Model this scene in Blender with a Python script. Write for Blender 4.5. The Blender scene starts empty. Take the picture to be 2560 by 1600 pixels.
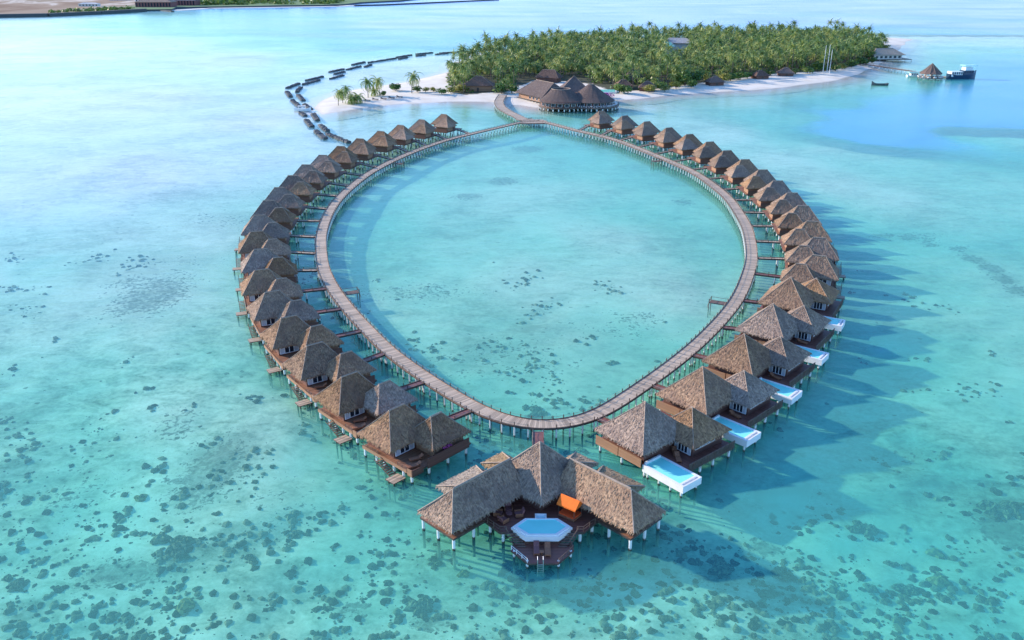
import bpy, math, random
import numpy as np
from mathutils import Vector, Matrix
random.seed(7); rng = np.random.default_rng(11)
scene = bpy.context.scene
C = scene.collection
R = math.radians
# ------------------------------------------------------------------ camera model
F, YH, H = 2150.0, -80.0, 64.0            # focal length and horizon row in a 2560 x 1600 frame, height in metres
TH = math.atan((800 - YH) / F); CT, ST = math.cos(TH), math.sin(TH)
def U(px, py, z=0.0):
    "ground position (at height z) of a point surveyed in the photograph"
    u = (px - 1280) / F; v = (py - 800) / F; q = ST + v * CT; h = H - z
    return Vector((h * u / q, h * (CT - v * ST) / q, z))
def PX(X, Y, Z=0.0):
    d = Y * CT + (H - Z) * ST; up = (Z - H) * CT + Y * ST
    return 1280 + F * X / d, 800 - F * up / d
cam = bpy.data.cameras.new("camera"); camo = bpy.data.objects.new("camera", cam); C.objects.link(camo)
camo.location = (0, 0, H); camo.rotation_euler = (math.pi / 2 - TH, 0, 0)
cam.sensor_width = 36; cam.lens = 36 * F / 2560; cam.clip_end = 60000; cam.clip_start = 1
scene.camera = camo
# ------------------------------------------------------------------ light
SUN_EL = R(22); SD = Vector((0.92, -0.39, 0)).normalized()       # the way the light travels over the ground
sd = Vector((SD.x * math.cos(SUN_EL), SD.y * math.cos(SUN_EL), -math.sin(SUN_EL)))
sl = bpy.data.lights.new("sun", 'SUN'); sl.energy = 2.85; sl.angle = R(1.2); sl.color = (1.0, 0.85, 0.69)
so = bpy.data.objects.new("sun", sl); C.objects.link(so); so.rotation_euler = sd.to_track_quat('-Z', 'Y').to_euler()
w = bpy.data.worlds.new("World"); scene.world = w; w.use_nodes = True
nt = w.node_tree; nt.nodes.clear()
sky = nt.nodes.new('ShaderNodeTexSky'); sky.sky_type = 'NISHITA'; sky.sun_disc = False
sky.sun_elevation = SUN_EL; sky.sun_rotation = math.atan2(-SD.x, -SD.y)
sky.air_density = 1.0; sky.dust_density = 0.15; sky.ozone_density = 7.0
bg = nt.nodes.new('ShaderNodeBackground'); bg.inputs[1].default_value = 0.15
ow = nt.nodes.new('ShaderNodeOutputWorld')
nt.links.new(sky.outputs[0], bg.inputs[0]); nt.links.new(bg.outputs[0], ow.inputs[0])
scene.view_settings.view_transform = 'Standard'; scene.view_settings.look = 'None'
scene.view_settings.exposure = 1.34
scene.render.engine = 'CYCLES'
scene.cycles.max_bounces = 8; scene.cycles.transparent_max_bounces = 16
# ------------------------------------------------------------------ materials
def newmat(name):
    m = bpy.data.materials.new(name); m.use_nodes = True; n = m.node_tree; n.nodes.clear()
    return m, n
class N:
    "tiny node helper"
    def __init__(s, nt): s.nt = nt
    def __call__(s, typ, inp=None, **kw):
        n = s.nt.nodes.new(typ)
        for k, v in kw.items(): setattr(n, k, v)
        for k, v in (inp or {}).items():
            if hasattr(v, 'node'): s.nt.links.new(v, n.inputs[k])
            else: n.inputs[k].default_value = v
        return n
    def ramp(s, fac, stops, interp='LINEAR'):
        n = s.nt.nodes.new('ShaderNodeValToRGB'); s.nt.links.new(fac, n.inputs[0]); cr = n.color_ramp; cr.interpolation = interp
        cr.elements[0].position = stops[0][0]; cr.elements[0].color = (*stops[0][1], 1)
        cr.elements[1].position = stops[-1][0]; cr.elements[1].color = (*stops[-1][1], 1)
        for p, c in stops[1:-1]:
            e = cr.elements.new(p); e.color = (*c, 1)
        return n.outputs[0]
    def mix(s, fac, a, b, mode='MIX'):
        n = s.nt.nodes.new('ShaderNodeMix'); n.data_type = 'RGBA'; n.blend_type = mode
        for i, v in ((0, fac), (6, a), (7, b)):
            if hasattr(v, 'node'): s.nt.links.new(v, n.inputs[i])
            else: n.inputs[i].default_value = (*v, 1) if i > 0 and len(v) == 3 else v
        return n.outputs[2]
    def math(s, op, a, b=0.0, clamp=False):
        n = s.nt.nodes.new('ShaderNodeMath'); n.operation = op; n.use_clamp = clamp
        for i, v in ((0, a), (1, b)):
            if hasattr(v, 'node'): s.nt.links.new(v, n.inputs[i])
            else: n.inputs[i].default_value = v
        return n.outputs[0]
    def scaled(s, vec, sc, loc=(0, 0, 0), rot=(0, 0, 0)):
        return s('ShaderNodeMapping', {'Vector': vec, 'Scale': sc, 'Location': loc, 'Rotation': rot}).outputs[0]
    def noise(s, vec, scale, detail=4, rough=0.55, dist=0.0):
        return s('ShaderNodeTexNoise', {'Vector': vec, 'Scale': scale, 'Detail': detail, 'Roughness': rough, 'Distortion': dist}).outputs[0]
    def out(s, sh): s('ShaderNodeOutputMaterial', {'Surface': sh})
def schlick(n, nrm, f0=0.02, top=1.0, power=5.0):
    "reflectance that is the same from above and from below the surface"
    inc = n('ShaderNodeNewGeometry').outputs['Incoming']
    d = n('ShaderNodeVectorMath', {0: nrm, 1: inc}, operation='DOT_PRODUCT').outputs['Value']
    k = n.math('POWER', n.math('SUBTRACT', 1.0, n.math('ABSOLUTE', d), True), power)
    return n.math('ADD', n.math('MULTIPLY', k, top - f0), f0)
def simple(name, col, rough=0.7, var=0.25, scale=3.0, bump=0.0, stretch=(1, 1, 1), metal=0.0, rnd=0.0):
    m, nt = newmat(name); n = N(nt)
    co = n('ShaderNodeTexCoord').outputs['Object']; v = n.scaled(co, stretch)
    a = n.noise(v, scale, 5)
    c0 = tuple(x * (1 - var) for x in col); c1 = tuple(min(1, x * (1 + var)) for x in col)
    c = n.ramp(a, [(0.3, c0), (0.7, c1)])
    if rnd:
        r = n('ShaderNodeObjectInfo').outputs['Random']
        k = n('ShaderNodeMapRange', {'Value': r, 'To Min': 1 - rnd, 'To Max': 1 + rnd}).outputs[0]
        c = n('ShaderNodeHueSaturation', {'Color': c, 'Value': k}).outputs[0]
    b = n('ShaderNodeBsdfPrincipled', {'Base Color': c, 'Roughness': rough, 'Metallic': metal})
    if bump:
        bp = n('ShaderNodeBump', {'Height': a, 'Strength': bump, 'Distance': 0.05}); nt.links.new(bp.outputs[0], b.inputs['Normal'])
    n.out(b.outputs[0]); return m
def thatch_mat(name, dark, light, old):
    "straw: fibres run down the slope (uv: u along the eave, v up the slope, in metres)"
    m, nt = newmat(name); n = N(nt)
    uv = n('ShaderNodeUVMap').outputs[0]; co = n('ShaderNodeTexCoord').outputs['Object']
    rnd = n('ShaderNodeObjectInfo').outputs['Random']
    fib = n.noise(n.scaled(uv, (7.5, 0.9, 1)), 1.6, 6, 0.65, 0.6)
    tuft = n.noise(n.scaled(uv, (3.2, 2.2, 1)), 1.3, 4, 0.6, 0.8)
    shift = n('ShaderNodeCombineXYZ', {0: n.math('MULTIPLY', rnd, 91.0), 1: n.math('MULTIPLY', rnd, 37.0)}).outputs[0]
    big = n.noise(n('ShaderNodeVectorMath', {0: co, 1: shift}, operation='ADD').outputs[0], 0.30, 5, 0.65, 0.6)
    c = n.ramp(fib, [(0.36, dark), (0.62, light)])
    c = n.mix(n.ramp(tuft, [(0.45, (0, 0, 0)), (0.75, (1, 1, 1))]), c, tuple(min(1, x * 1.35) for x in light))
    c = n.mix(n.ramp(big, [(0.4, (0, 0, 0)), (0.65, (0.75, 0.75, 0.75))]), c, old)
    k = n('ShaderNodeMapRange', {'Value': rnd, 'To Min': 0.78, 'To Max': 1.2}).outputs[0]
    s2 = n('ShaderNodeMapRange', {'Value': n.math('FRACT', n.math('MULTIPLY', rnd, 7.3)), 'To Min': 0.75, 'To Max': 1.3}).outputs[0]
    c = n('ShaderNodeHueSaturation', {'Color': c, 'Value': k, 'Saturation': s2}).outputs[0]
    hgt = n.math('ADD', fib, n.math('MULTIPLY', tuft, 0.9))
    bp = n('ShaderNodeBump', {'Height': hgt, 'Strength': 1.0, 'Distance': 0.2})
    b = n('ShaderNodeBsdfPrincipled', {'Base Color': c, 'Roughness': 0.9, 'Normal': bp.outputs[0]})
    b.inputs['Specular IOR Level'].default_value = 0.15
    n.out(b.outputs[0]); return m
def plank_mat(name, col, per=0.22, rough=0.7, var=0.3, gap=0.35):
    "boards laid across u (uv in metres, v = distance along the deck)"
    m, nt = newmat(name); n = N(nt)
    uv = n('ShaderNodeUVMap').outputs[0]; sp = n('ShaderNodeSeparateXYZ', {0: uv})
    t = n.math('DIVIDE', sp.outputs[1], per); fl = n.math('FLOOR', t); fr = n.math('FRACT', t)
    wn = n('ShaderNodeTexWhiteNoise', {'W': fl}, noise_dimensions='1D').outputs[0]
    fib = n.noise(n.scaled(uv, (1.2, 16, 1)), 1.0, 3)
    blot = n.noise(uv, 0.35, 3)
    v = n.math('ADD', n.math('MULTIPLY', wn, 0.6), n.math('MULTIPLY', fib, 0.3)); v = n.math('ADD', v, n.math('MULTIPLY', blot, 0.4))
    c = n.ramp(v, [(0.25, tuple(x * (1 - var) for x in col)), (0.95, tuple(min(1, x * (1 + var)) for x in col))])
    g = n.math('LESS_THAN', fr, 0.1)
    c = n.mix(n.math('MULTIPLY', g, gap), c, (0.02, 0.015, 0.012))
    b = n('ShaderNodeBsdfPrincipled', {'Base Color': c, 'Roughness': rough}); n.out(b.outputs[0]); return m
M = {}
M['thatch'] = thatch_mat('thatch', (0.105, 0.067, 0.049), (0.475, 0.325, 0.218), (0.25, 0.168, 0.128))
M['thatch_dark'] = thatch_mat('thatch_dark', (0.06, 0.042, 0.037), (0.215, 0.150, 0.125), (0.13, 0.09, 0.08))
M['thatch_straw'] = thatch_mat('thatch_straw', (0.16, 0.11, 0.075), (0.50, 0.385, 0.265), (0.33, 0.25, 0.18))
M['cap'] = simple('thatch_ridge', (0.34, 0.26, 0.20), 0.9, 0.25, 2.5, 0.5)
M['deck'] = plank_mat('weathered_boards', (0.42, 0.325, 0.235), 0.3, .7, .38, .6)
M['deckred'] = plank_mat('dark_red_boards', (0.20, 0.075, 0.055), 0.2, 0.5)
M['deckorange'] = plank_mat('orange_brown_boards', (0.27, 0.125, 0.07), 0.2, 0.55)
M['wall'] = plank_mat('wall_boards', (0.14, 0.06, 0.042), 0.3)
M['walllit'] = plank_mat('sunlit_boards', (0.30, 0.16, 0.09), 0.25)  # lighter copy of the wall boards, sunlight put into the colour
M['beam'] = simple('dark_timber', (0.075, 0.05, 0.04), 0.7, 0.3, 3)
M['rail'] = simple('rail_timber', (0.16, 0.10, 0.075), 0.7, 0.3, 3)
M['rope'] = simple('pale_rope', (0.42, 0.37, 0.30), 0.85, 0.2, 5)
M['frame'] = simple('white_frame', (0.72, 0.72, 0.72), 0.5, 0.08, 3)
M['white'] = simple('white_concrete', (0.80, 0.80, 0.80), 0.45, 0.05, 1.2)
M['glass'] = simple('window_glass', (0.02, 0.028, 0.045), 0.06, 0.2, 1)
M['curtain'] = simple('white_curtain', (0.50, 0.52, 0.56), 0.8, 0.12, 6, 0, (6, 6, 0.4))
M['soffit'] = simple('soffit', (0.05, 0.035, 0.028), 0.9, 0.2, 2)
M['orange'] = simple('orange_cloth', (0.90, 0.17, 0.012), 0.8, 0.1, 3)
M['orange2'] = simple('orange_mattress', (0.80, 0.085, 0.01), 0.85, 0.1, 3)
M['lounger'] = simple('lounger_wood', (0.30, 0.12, 0.06), 0.6, 0.2, 6)
M['cushion'] = simple('maroon_cushion', (0.22, 0.085, 0.08), 0.8, 0.15, 5)
M['steel'] = simple('steel', (0.6, 0.6, 0.6), 0.3, 0.05, 2, metal=0.8)
M['pink'] = simple('magenta_blossom', (0.45, 0.08, 0.30), 0.8, 0.4, 8)
M['rock'] = simple('breakwater_stone', (0.075, 0.082, 0.085), 0.85, 0.4, 2.5, 0.8)
M['trunk'] = simple('palm_bark', (0.12, 0.095, 0.075), 0.85, 0.3, 4, 0.4, (1, 1, 5))
M['grey_roof'] = simple('grey_sheet_roof', (0.34, 0.34, 0.34), 0.6, 0.15, 1)
M['teal_roof'] = simple('teal_sheet_roof', (0.12, 0.36, 0.36), 0.5, 0.1, 1)
M['plaster'] = simple('white_plaster', (0.62, 0.60, 0.56), 0.7, 0.1, 1)
M['hull'] = simple('dark_blue_hull', (0.015, 0.05, 0.10), 0.35, 0.2, 1)
M['boatwhite'] = simple('boat_white', (0.70, 0.76, 0.75), 0.35, 0.05, 1)
M['cyanroof'] = simple('pale_green_roof', (0.38, 0.70, 0.66), 0.4, 0.05, 1)
M['darkhull'] = simple('weathered_hull', (0.06, 0.07, 0.08), 0.5, 0.3, 1)
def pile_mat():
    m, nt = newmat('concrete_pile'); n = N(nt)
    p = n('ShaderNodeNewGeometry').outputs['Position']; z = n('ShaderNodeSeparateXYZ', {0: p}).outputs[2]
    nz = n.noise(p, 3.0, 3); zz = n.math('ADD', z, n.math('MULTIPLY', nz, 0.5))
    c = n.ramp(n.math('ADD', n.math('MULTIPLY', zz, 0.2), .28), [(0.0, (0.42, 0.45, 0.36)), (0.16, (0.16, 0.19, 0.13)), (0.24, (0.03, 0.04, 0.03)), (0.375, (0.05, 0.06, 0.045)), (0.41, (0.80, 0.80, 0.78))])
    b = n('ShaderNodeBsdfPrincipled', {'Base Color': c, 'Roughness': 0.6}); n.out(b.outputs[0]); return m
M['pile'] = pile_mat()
def poolwater_mat():
    m, nt = newmat('pool_water'); n = N(nt)
    co = n('ShaderNodeTexCoord').outputs['Object']
    bp = n('ShaderNodeBump', {'Height': n.noise(co, 2.2, 2), 'Strength': 0.12, 'Distance': 0.05})
    fr = schlick(n, bp.outputs[0])
    t = n('ShaderNodeBsdfTransparent', {'Color': (0.62, 0.94, 0.97, 1)}); g = n('ShaderNodeBsdfGlossy', {'Roughness': 0.04, 'Normal': bp.outputs[0]})
    df = n('ShaderNodeBsdfDiffuse', {'Color': (0.30, 0.98, 0.88, 1)}); a = n('ShaderNodeMixShader', {0: .85, 1: t.outputs[0], 2: df.outputs[0]})
    mx = n('ShaderNodeMixShader', {0: fr, 1: a.outputs[0], 2: g.outputs[0]}); n.out(mx.outputs[0]); return m
M['poolwater'] = poolwater_mat()
M['poolfloor'] = simple('pool_tiles', (0.55, 0.80, 0.86), 0.4, 0.04, 2)
def leaf_mat(name, a, b, c, attr=False):
    m, nt = newmat(name); n = N(nt)
    rnd = n('ShaderNodeObjectInfo').outputs['Random']; geo = n('ShaderNodeNewGeometry')
    isl = geo.outputs['Random Per Island']
    if attr: rnd = n('ShaderNodeAttribute', attribute_name='tone').outputs['Fac']
    f = n.math('ADD', n.math('MULTIPLY', isl, 0.55), n.math('MULTIPLY', rnd, 0.45))
    col = n.ramp(f, [(0.1, a), (0.5, b), (0.92, c)])
    d = n('ShaderNodeBsdfPrincipled', {'Base Color': col, 'Roughness': 0.45}); d.inputs['Specular IOR Level'].default_value = 0.4
    tr = n('ShaderNodeBsdfTranslucent', {'Color': col})
    mx = n('ShaderNodeMixShader', {0: 0.3, 1: d.outputs[0], 2: tr.outputs[0]}); n.out(mx.outputs[0]); return m
M['frond'] = leaf_mat('palm_leaf', (0.045, 0.115, 0.035), (0.20, 0.29, 0.065), (0.54, 0.52, 0.15))
M['frond_mass'] = leaf_mat('palm_leaf_mass', (0.04, 0.11, 0.035), (0.19, 0.28, 0.065), (0.50, 0.49, 0.14), True)
M['leaf'] = leaf_mat('shrub_leaf', (0.03, 0.08, 0.02), (0.09, 0.18, 0.035), (0.24, 0.30, 0.06))
M['leafy'] = leaf_mat('yellow_shrub_leaf', (0.10, 0.14, 0.03), (0.24, 0.25, 0.05), (0.38, 0.33, 0.06))
# ------------------------------------------------------------------ mesh builder
class MB:
    def __init__(s, m=1): s.v = []; s.f = []; s.mi = []; s.uv = []; s.mats = []; s.m = m
    def mat(s, name):
        if name not in s.mats: s.mats.append(name)
        return s.mats.index(name)
    def face(s, pts, mat, uv=None):
        b = len(s.v); s.v += [tuple(p) for p in pts]; s.f.append(tuple(range(b, b + len(pts)))); s.mi.append(s.mat(mat))
        if uv is None:
            p = [Vector(q) for q in pts]; e = (p[1] - p[0]); L = e.length or 1; e = e / L
            nrm = Vector((0, 0, 0))
            for i in range(len(p)): nrm += p[i].cross(p[(i + 1) % len(p)])
            nrm = nrm.normalized() if nrm.length > 1e-9 else Vector((0, 0, 1))
            if abs(nrm.z) > 0.8: uv = [(q.x, q.y) for q in p]
            else:
                h = Vector((-nrm.y, nrm.x, 0)).normalized(); uv = [(q.dot(h), q.z) for q in p]
        s.uv.append(list(uv))
    def box(s, x0, x1, y0, y1, z0, z1, mat, top=None):
        P = lambda x, y, z: (x, y, z)
        a = [P(x0, y0, z0), P(x1, y0, z0), P(x1, y1, z0), P(x0, y1, z0)]; b = [P(x0, y0, z1), P(x1, y0, z1), P(x1, y1, z1), P(x0, y1, z1)]
        s.face(b, top or mat); s.face(a[::-1], mat)
        for i in range(4): j = (i + 1) % 4; s.face([a[i], a[j], b[j], b[i]], mat)
    def prism(s, poly, z0, z1, mat, top=None, bottom=True):
        "poly counter-clockwise list of (x, y); z may be a number"
        n = len(poly)
        s.face([(x, y, z1) for x, y in poly], top or mat)
        if bottom: s.face([(x, y, z0) for x, y in poly][::-1], mat)
        for i in range(n):
            a = poly[i]; b = poly[(i + 1) % n]; s.face([(*a, z0), (*b, z0), (*b, z1), (*a, z1)], mat)
    def bar(s, p, q, r, mat, n=4, r2=None):
        p = Vector(p); q = Vector(q); d = q - p
        if d.length < 1e-6: return
        d.normalize(); a = d.orthogonal().normalized() if abs(d.z) > 0.95 else d.cross(Vector((0, 0, 1))).normalized(); b = d.cross(a); r2 = r if r2 is None else r2
        A = []; B = []
        for i in range(n):
            t = 2 * math.pi * (i + .5) / n; o = a * math.cos(t) + b * math.sin(t); A.append(p + o * r); B.append(q + o * r2)
        for i in range(n): j = (i + 1) % n; s.face([A[i], B[i], B[j], A[j]], mat)
        s.face(A, mat); s.face(B[::-1], mat)
    def tube(s, pts, r, mat, n=5):
        for a, b in zip(pts[:-1], pts[1:]): s.bar(a, b, r, mat, n)
    def mesh(s, name, smooth=False):
        me = bpy.data.meshes.new(name)
        V = s.v; Fc = s.f; UVs = s.uv
        if s.m != 1:
            V = [(x, -y, z) if s.m == -1 else (-x, y, z) for x, y, z in V]; Fc = [tuple(reversed(f)) for f in Fc]; UVs = [list(reversed(u)) for u in UVs]
        me.from_pydata(V, [], Fc)
        for k in s.mats: me.materials.append(M[k])
        me.polygons.foreach_set('material_index', s.mi)
        uvl = me.uv_layers.new(name='UVMap'); flat = [c for u in UVs for p in u for c in p]; uvl.data.foreach_set('uv', flat)
        if smooth: me.polygons.foreach_set('use_smooth', [True] * len(me.polygons))
        me.update(); return me
    def build(s, name, parent=None, smooth=False):
        return link(name, s.mesh(name, smooth), parent)
def link(name, me, parent=None, loc=None, rz=None):
    o = bpy.data.objects.new(name, me); C.objects.link(o)
    if parent is not None: o.parent = parent
    if loc is not None: o.location = loc
    if rz is not None: o.rotation_euler[2] = rz
    return o
def tag(o, label=None, cat=None, group=None, kind=None):
    if label: o['label'] = label
    if cat: o['category'] = cat
    if group: o['group'] = group
    if kind: o['kind'] = kind
    return o
def thing(name, label, cat, loc=(0, 0, 0), rz=0, group=None):
    o = bpy.data.objects.new(name, None); C.objects.link(o); o.location = loc; o.rotation_euler[2] = rz
    return tag(o, label, cat, group)
def dup(o, parent=None):
    c = o.copy(); C.objects.link(c); c.parent = parent
    for ch in KIDS.get(o.name, []): dup(ch, c)
    return c
KIDS = {}
def index_kids():
    KIDS.clear()
    for o in bpy.data.objects:
        if o.parent: KIDS.setdefault(o.parent.name, []).append(o)
ORD = 'zeroth first second third fourth fifth sixth seventh eighth ninth tenth eleventh twelfth thirteenth fourteenth fifteenth sixteenth seventeenth eighteenth nineteenth twentieth twenty-first twenty-second twenty-third twenty-fourth twenty-fifth twenty-sixth twenty-seventh twenty-eighth twenty-ninth thirtieth'.split()
# ------------------------------------------------------------------ thatched roofs
TUFT = 7
def slope(mb, A, B, Cc, D, mat, nu=None, nv=None, fringe=0.13, sag=0.10):
    "A-B the eave, D above A, Cc above B (D may equal Cc)"
    A, B, Cc, D = map(Vector, (A, B, Cc, D)); e = (B - A).normalized()
    nrm = (B - A).cross(D - A).normalized()
    L = (B - A).length; Hs = ((D + Cc) / 2 - (A + B) / 2).length
    nu = nu or max(3, int(L / 0.42)); nv = nv or max(3, int(Hs / 0.5))
    g = []
    for j in range(nv + 1):
        t = j / nv; l = A.lerp(D, t); r = B.lerp(Cc, t); row = []
        for i in range(nu + 1):
            s = i / nu; p = l.lerp(r, s)
            if 0 < i < nu and 0 < j < nv: p = p + nrm * random.uniform(-0.05, 0.07)
            p = p - nrm * sag * math.sin(math.pi * t)
            if j == 0 and 0 < i < nu: p = p + (l - D).normalized() * random.uniform(-0.3, 1) * fringe + Vector((0, 0, random.uniform(-.04, .03)))
            row.append(p)
        g.append(row)
    up = (D - A) - e * (D - A).dot(e); upl = up.normalized()
    uvf = lambda p: ((p - A).dot(e), (p - A).dot(upl))
    for j in range(nv):
        for i in range(nu):
            q = [g[j][i], g[j][i + 1], g[j + 1][i + 1], g[j + 1][i]]
            if (q[2] - q[3]).length < 1e-5: q = q[:3]
            mb.face(q, mat, [uvf(p) for p in q])
    area = L * Hs
    for _ in range(int(area * TUFT)):
        t = random.random() ** .9; s = random.random(); p = A.lerp(D, t).lerp(B.lerp(Cc, t), s) - nrm * (sag * math.sin(math.pi * t) - .03); ln = random.uniform(.22, .46); side = e * random.uniform(-.16, .16); wd = e * random.uniform(.035, .08)
        q = p - upl * ln + side + nrm * random.uniform(.015, .07); mb.face([p - wd, q - wd * .5, q + wd * .5, p + wd], mat, [uvf(p - wd), uvf(q - wd), uvf(q + wd), uvf(p + wd)])
    for _ in range(int(L * TUFT * 1.1)):
        p = A.lerp(B, random.random()) + upl * .1 + nrm * .02; wd = e * random.uniform(.04, .09); q = p - upl * random.uniform(.25, .5) + Vector((0, 0, -.08)) + e * random.uniform(-.08, .08)
        mb.face([p - wd, q - wd * .4, q + wd * .4, p + wd], mat, [uvf(p - wd), uvf(q - wd), uvf(q + wd), uvf(p + wd)])
    dz = Vector((0, 0, -0.26))
    for i in range(nu):
        a, b = g[0][i], g[0][i + 1]; inn = upl.copy(); inn.z = 0; inn = inn * 0.2
        mb.face([a + dz + inn, b + dz + inn, b, a], mat, [(uvf(a)[0], 0), (uvf(b)[0], 0), (uvf(b)[0], .3), (uvf(a)[0], .3)])
def hip_roof(mb, cap, x0, x1, y0, y1, ze, rx0, rx1, ry, zr, mat='thatch', soffit=True, fringe=0.13):
    a, b, c, d = (x0, y0, ze), (x1, y0, ze), (x1, y1, ze), (x0, y1, ze); p, q = (rx0, ry, zr), (rx1, ry, zr)
    slope(mb, a, b, q, p, mat, fringe=fringe); slope(mb, b, c, q, q, mat, fringe=fringe); slope(mb, c, d, p, q, mat, fringe=fringe); slope(mb, d, a, p, p, mat, fringe=fringe)
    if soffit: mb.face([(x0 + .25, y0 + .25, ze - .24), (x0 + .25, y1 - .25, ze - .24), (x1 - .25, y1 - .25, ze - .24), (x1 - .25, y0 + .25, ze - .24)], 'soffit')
    if cap is not None:
        if rx1 - rx0 > .1: cap.bar((rx0 - .1, ry, zr + .02), (rx1 + .1, ry, zr + .02), .13, 'cap', 6)
        for e, r in ((a, p), (b, q), (c, q), (d, p)):
            e = Vector(e); r = Vector(r); mid = e.lerp(r, .5); mid.z -= .07
            cap.bar(e + Vector((0, 0, -.03)), mid, .05, 'cap', 5); cap.bar(mid, r + Vector((0, 0, .03)), .06, 'cap', 5)
PILE = None
def pile_mesh(r=0.15, top=1.62, bot=-2.6):
    mb = MB(); mb.bar((0, 0, bot), (0, 0, top), r, 'pile', 8); me = mb.mesh('pile'); return me
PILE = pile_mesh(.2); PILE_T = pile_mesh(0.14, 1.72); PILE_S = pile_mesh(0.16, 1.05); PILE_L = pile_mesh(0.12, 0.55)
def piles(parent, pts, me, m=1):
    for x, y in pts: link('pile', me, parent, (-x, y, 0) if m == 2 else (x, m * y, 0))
def window(parent, p, q, z0, z1, n, out, m=1, curtains=(0,)):
    "p, q: ends of the window line in plan; out: outward normal in plan"
    p = Vector((*p, 0)); q = Vector((*q, 0)); o = Vector((*out, 0)); fr = MB(m); pn = MB(m)
    d = (q - p)
    for i in range(n + 1):
        a = p + d * (i / n); a = a + o * .05; fr.bar(a + Vector((0, 0, z0)), a + Vector((0, 0, z1)), .07, 'frame')
    for z in (z0, z1): fr.bar(p + o * .055 + Vector((0, 0, z)), q + o * .055 + Vector((0, 0, z)), .075, 'frame')
    f = fr.build('window', parent)
    for i in range(n):
        a = p + d * (i / n) + o * .02; b = p + d * ((i + 1) / n) + o * .02; Z = Vector((0, 0, 1))
        c = [a + Z * z0, b + Z * z0, b + Z * z1, a + Z * z1]; pn.face(c, 'curtain' if i in curtains else 'glass')
    pn.build('pane', f)
# ------------------------------------------------------------------ the villa types
DZ = 1.9
def terrace_rail(mb, pts, z=DZ, h=0.55, mat='rail'):
    for a, b in zip(pts[:-1], pts[1:]):
        a = Vector((*a, z)); b = Vector((*b, z)); L = (b - a).length; k = max(1, int(L / 0.9))
        for i in range(k + 1):
            p = a.lerp(b, i / k); mb.bar(p, p + Vector((0, 0, h)), .045, mat)
        for zz in (h * .5, h): mb.bar(a + Vector((0, 0, zz)), b + Vector((0, 0, zz)), .035, mat)
def villa_a(m):
    t = thing('overwater_villa', 'x', 'villa', (0, 0, 0), 0, 'thatched twin-roof villas around the ring walkway')
    r = MB(m); c = MB(m); hip_roof(r, c, -4.4, 4.45, -3.75, 3.7, 3.8, -1.35, 1.35, 0, 7.5); ro = r.build('roof', t, True); c.build('ridge_cap', ro)
    r = MB(m); c = MB(m); hip_roof(r, c, -7.0, .2, -7.5, -1.15, 3.75, -4.3, -2.4, -4.3, 6.6); ro = r.build('roof', t, True); c.build('ridge_cap', ro)
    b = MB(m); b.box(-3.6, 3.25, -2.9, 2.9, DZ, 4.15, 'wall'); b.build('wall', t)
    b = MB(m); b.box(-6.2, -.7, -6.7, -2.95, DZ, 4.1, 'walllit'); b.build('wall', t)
    window(t, (-.3, -2.9), (3.0, -2.9), 2.15, 3.75, 4, (0, -1), m, (0, 3))
    d = MB(m); d.box(-3.66, -3.6, -.6, .5, DZ, 3.7, 'beam'); d.build('door', t)
    k = MB(m); k.box(-6.9, 4.0, -7.5, 3.0, 1.62, DZ, 'beam', 'deckorange'); k.build('deck', t)
    s = MB(m); s.box(-6.5, 1.3, -7.62, -7.52, 1.4, 2.95, 'wall'); s.build('privacy_screen', t)
    s = MB(m); s.box(2.1, 4.1, -7.62, -7.52, 1.25, 2.3, 'wall'); s.box(4.02, 4.12, -7.5, -6.6, 1.25, 2.3, 'walllit'); s.build('privacy_screen', t)
    q = MB(m); q.box(4.02, 4.14, -6.5, 3.0, 1.5, 2.0, 'walllit'); terrace_rail(q, [(4.06, -6.5), (4.06, -4.6)]); terrace_rail(q, [(4.06, -.4), (4.06, 2.9)]); q.build('railing', t)
    g = MB(m)
    for i in range(8):
        z = 1.75 - i * .155; y = -1.4 - i * .36; g.box(4.3, 5.2, y - .3, y, z - .05, z, 'walllit')
    for x in (4.25, 5.25): g.bar((x, -1.1, 1.85), (x, -4.4, .5), .06, 'rail')
    for y in (-1.1, -4.3): g.bar((5.25, y, .5 if y < -2 else 1.85), (5.25, y, 1.3 if y < -2 else 2.6), .04, 'rail')
    g.bar((5.25, -1.1, 2.55), (5.25, -4.3, 1.25), .035, 'rail'); g.build('stairs', t)
    g = MB(m); g.box(4.0, 6.1, -6.1, -4.35, .45, .6, 'beam', 'deck'); g.build('landing', t)
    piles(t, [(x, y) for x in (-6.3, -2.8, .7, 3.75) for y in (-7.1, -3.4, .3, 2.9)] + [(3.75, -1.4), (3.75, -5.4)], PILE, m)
    piles(t, [(5.8, -5.8), (4.3, -5.8), (5.8, -4.7)], PILE_L, m)
    return t
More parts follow.
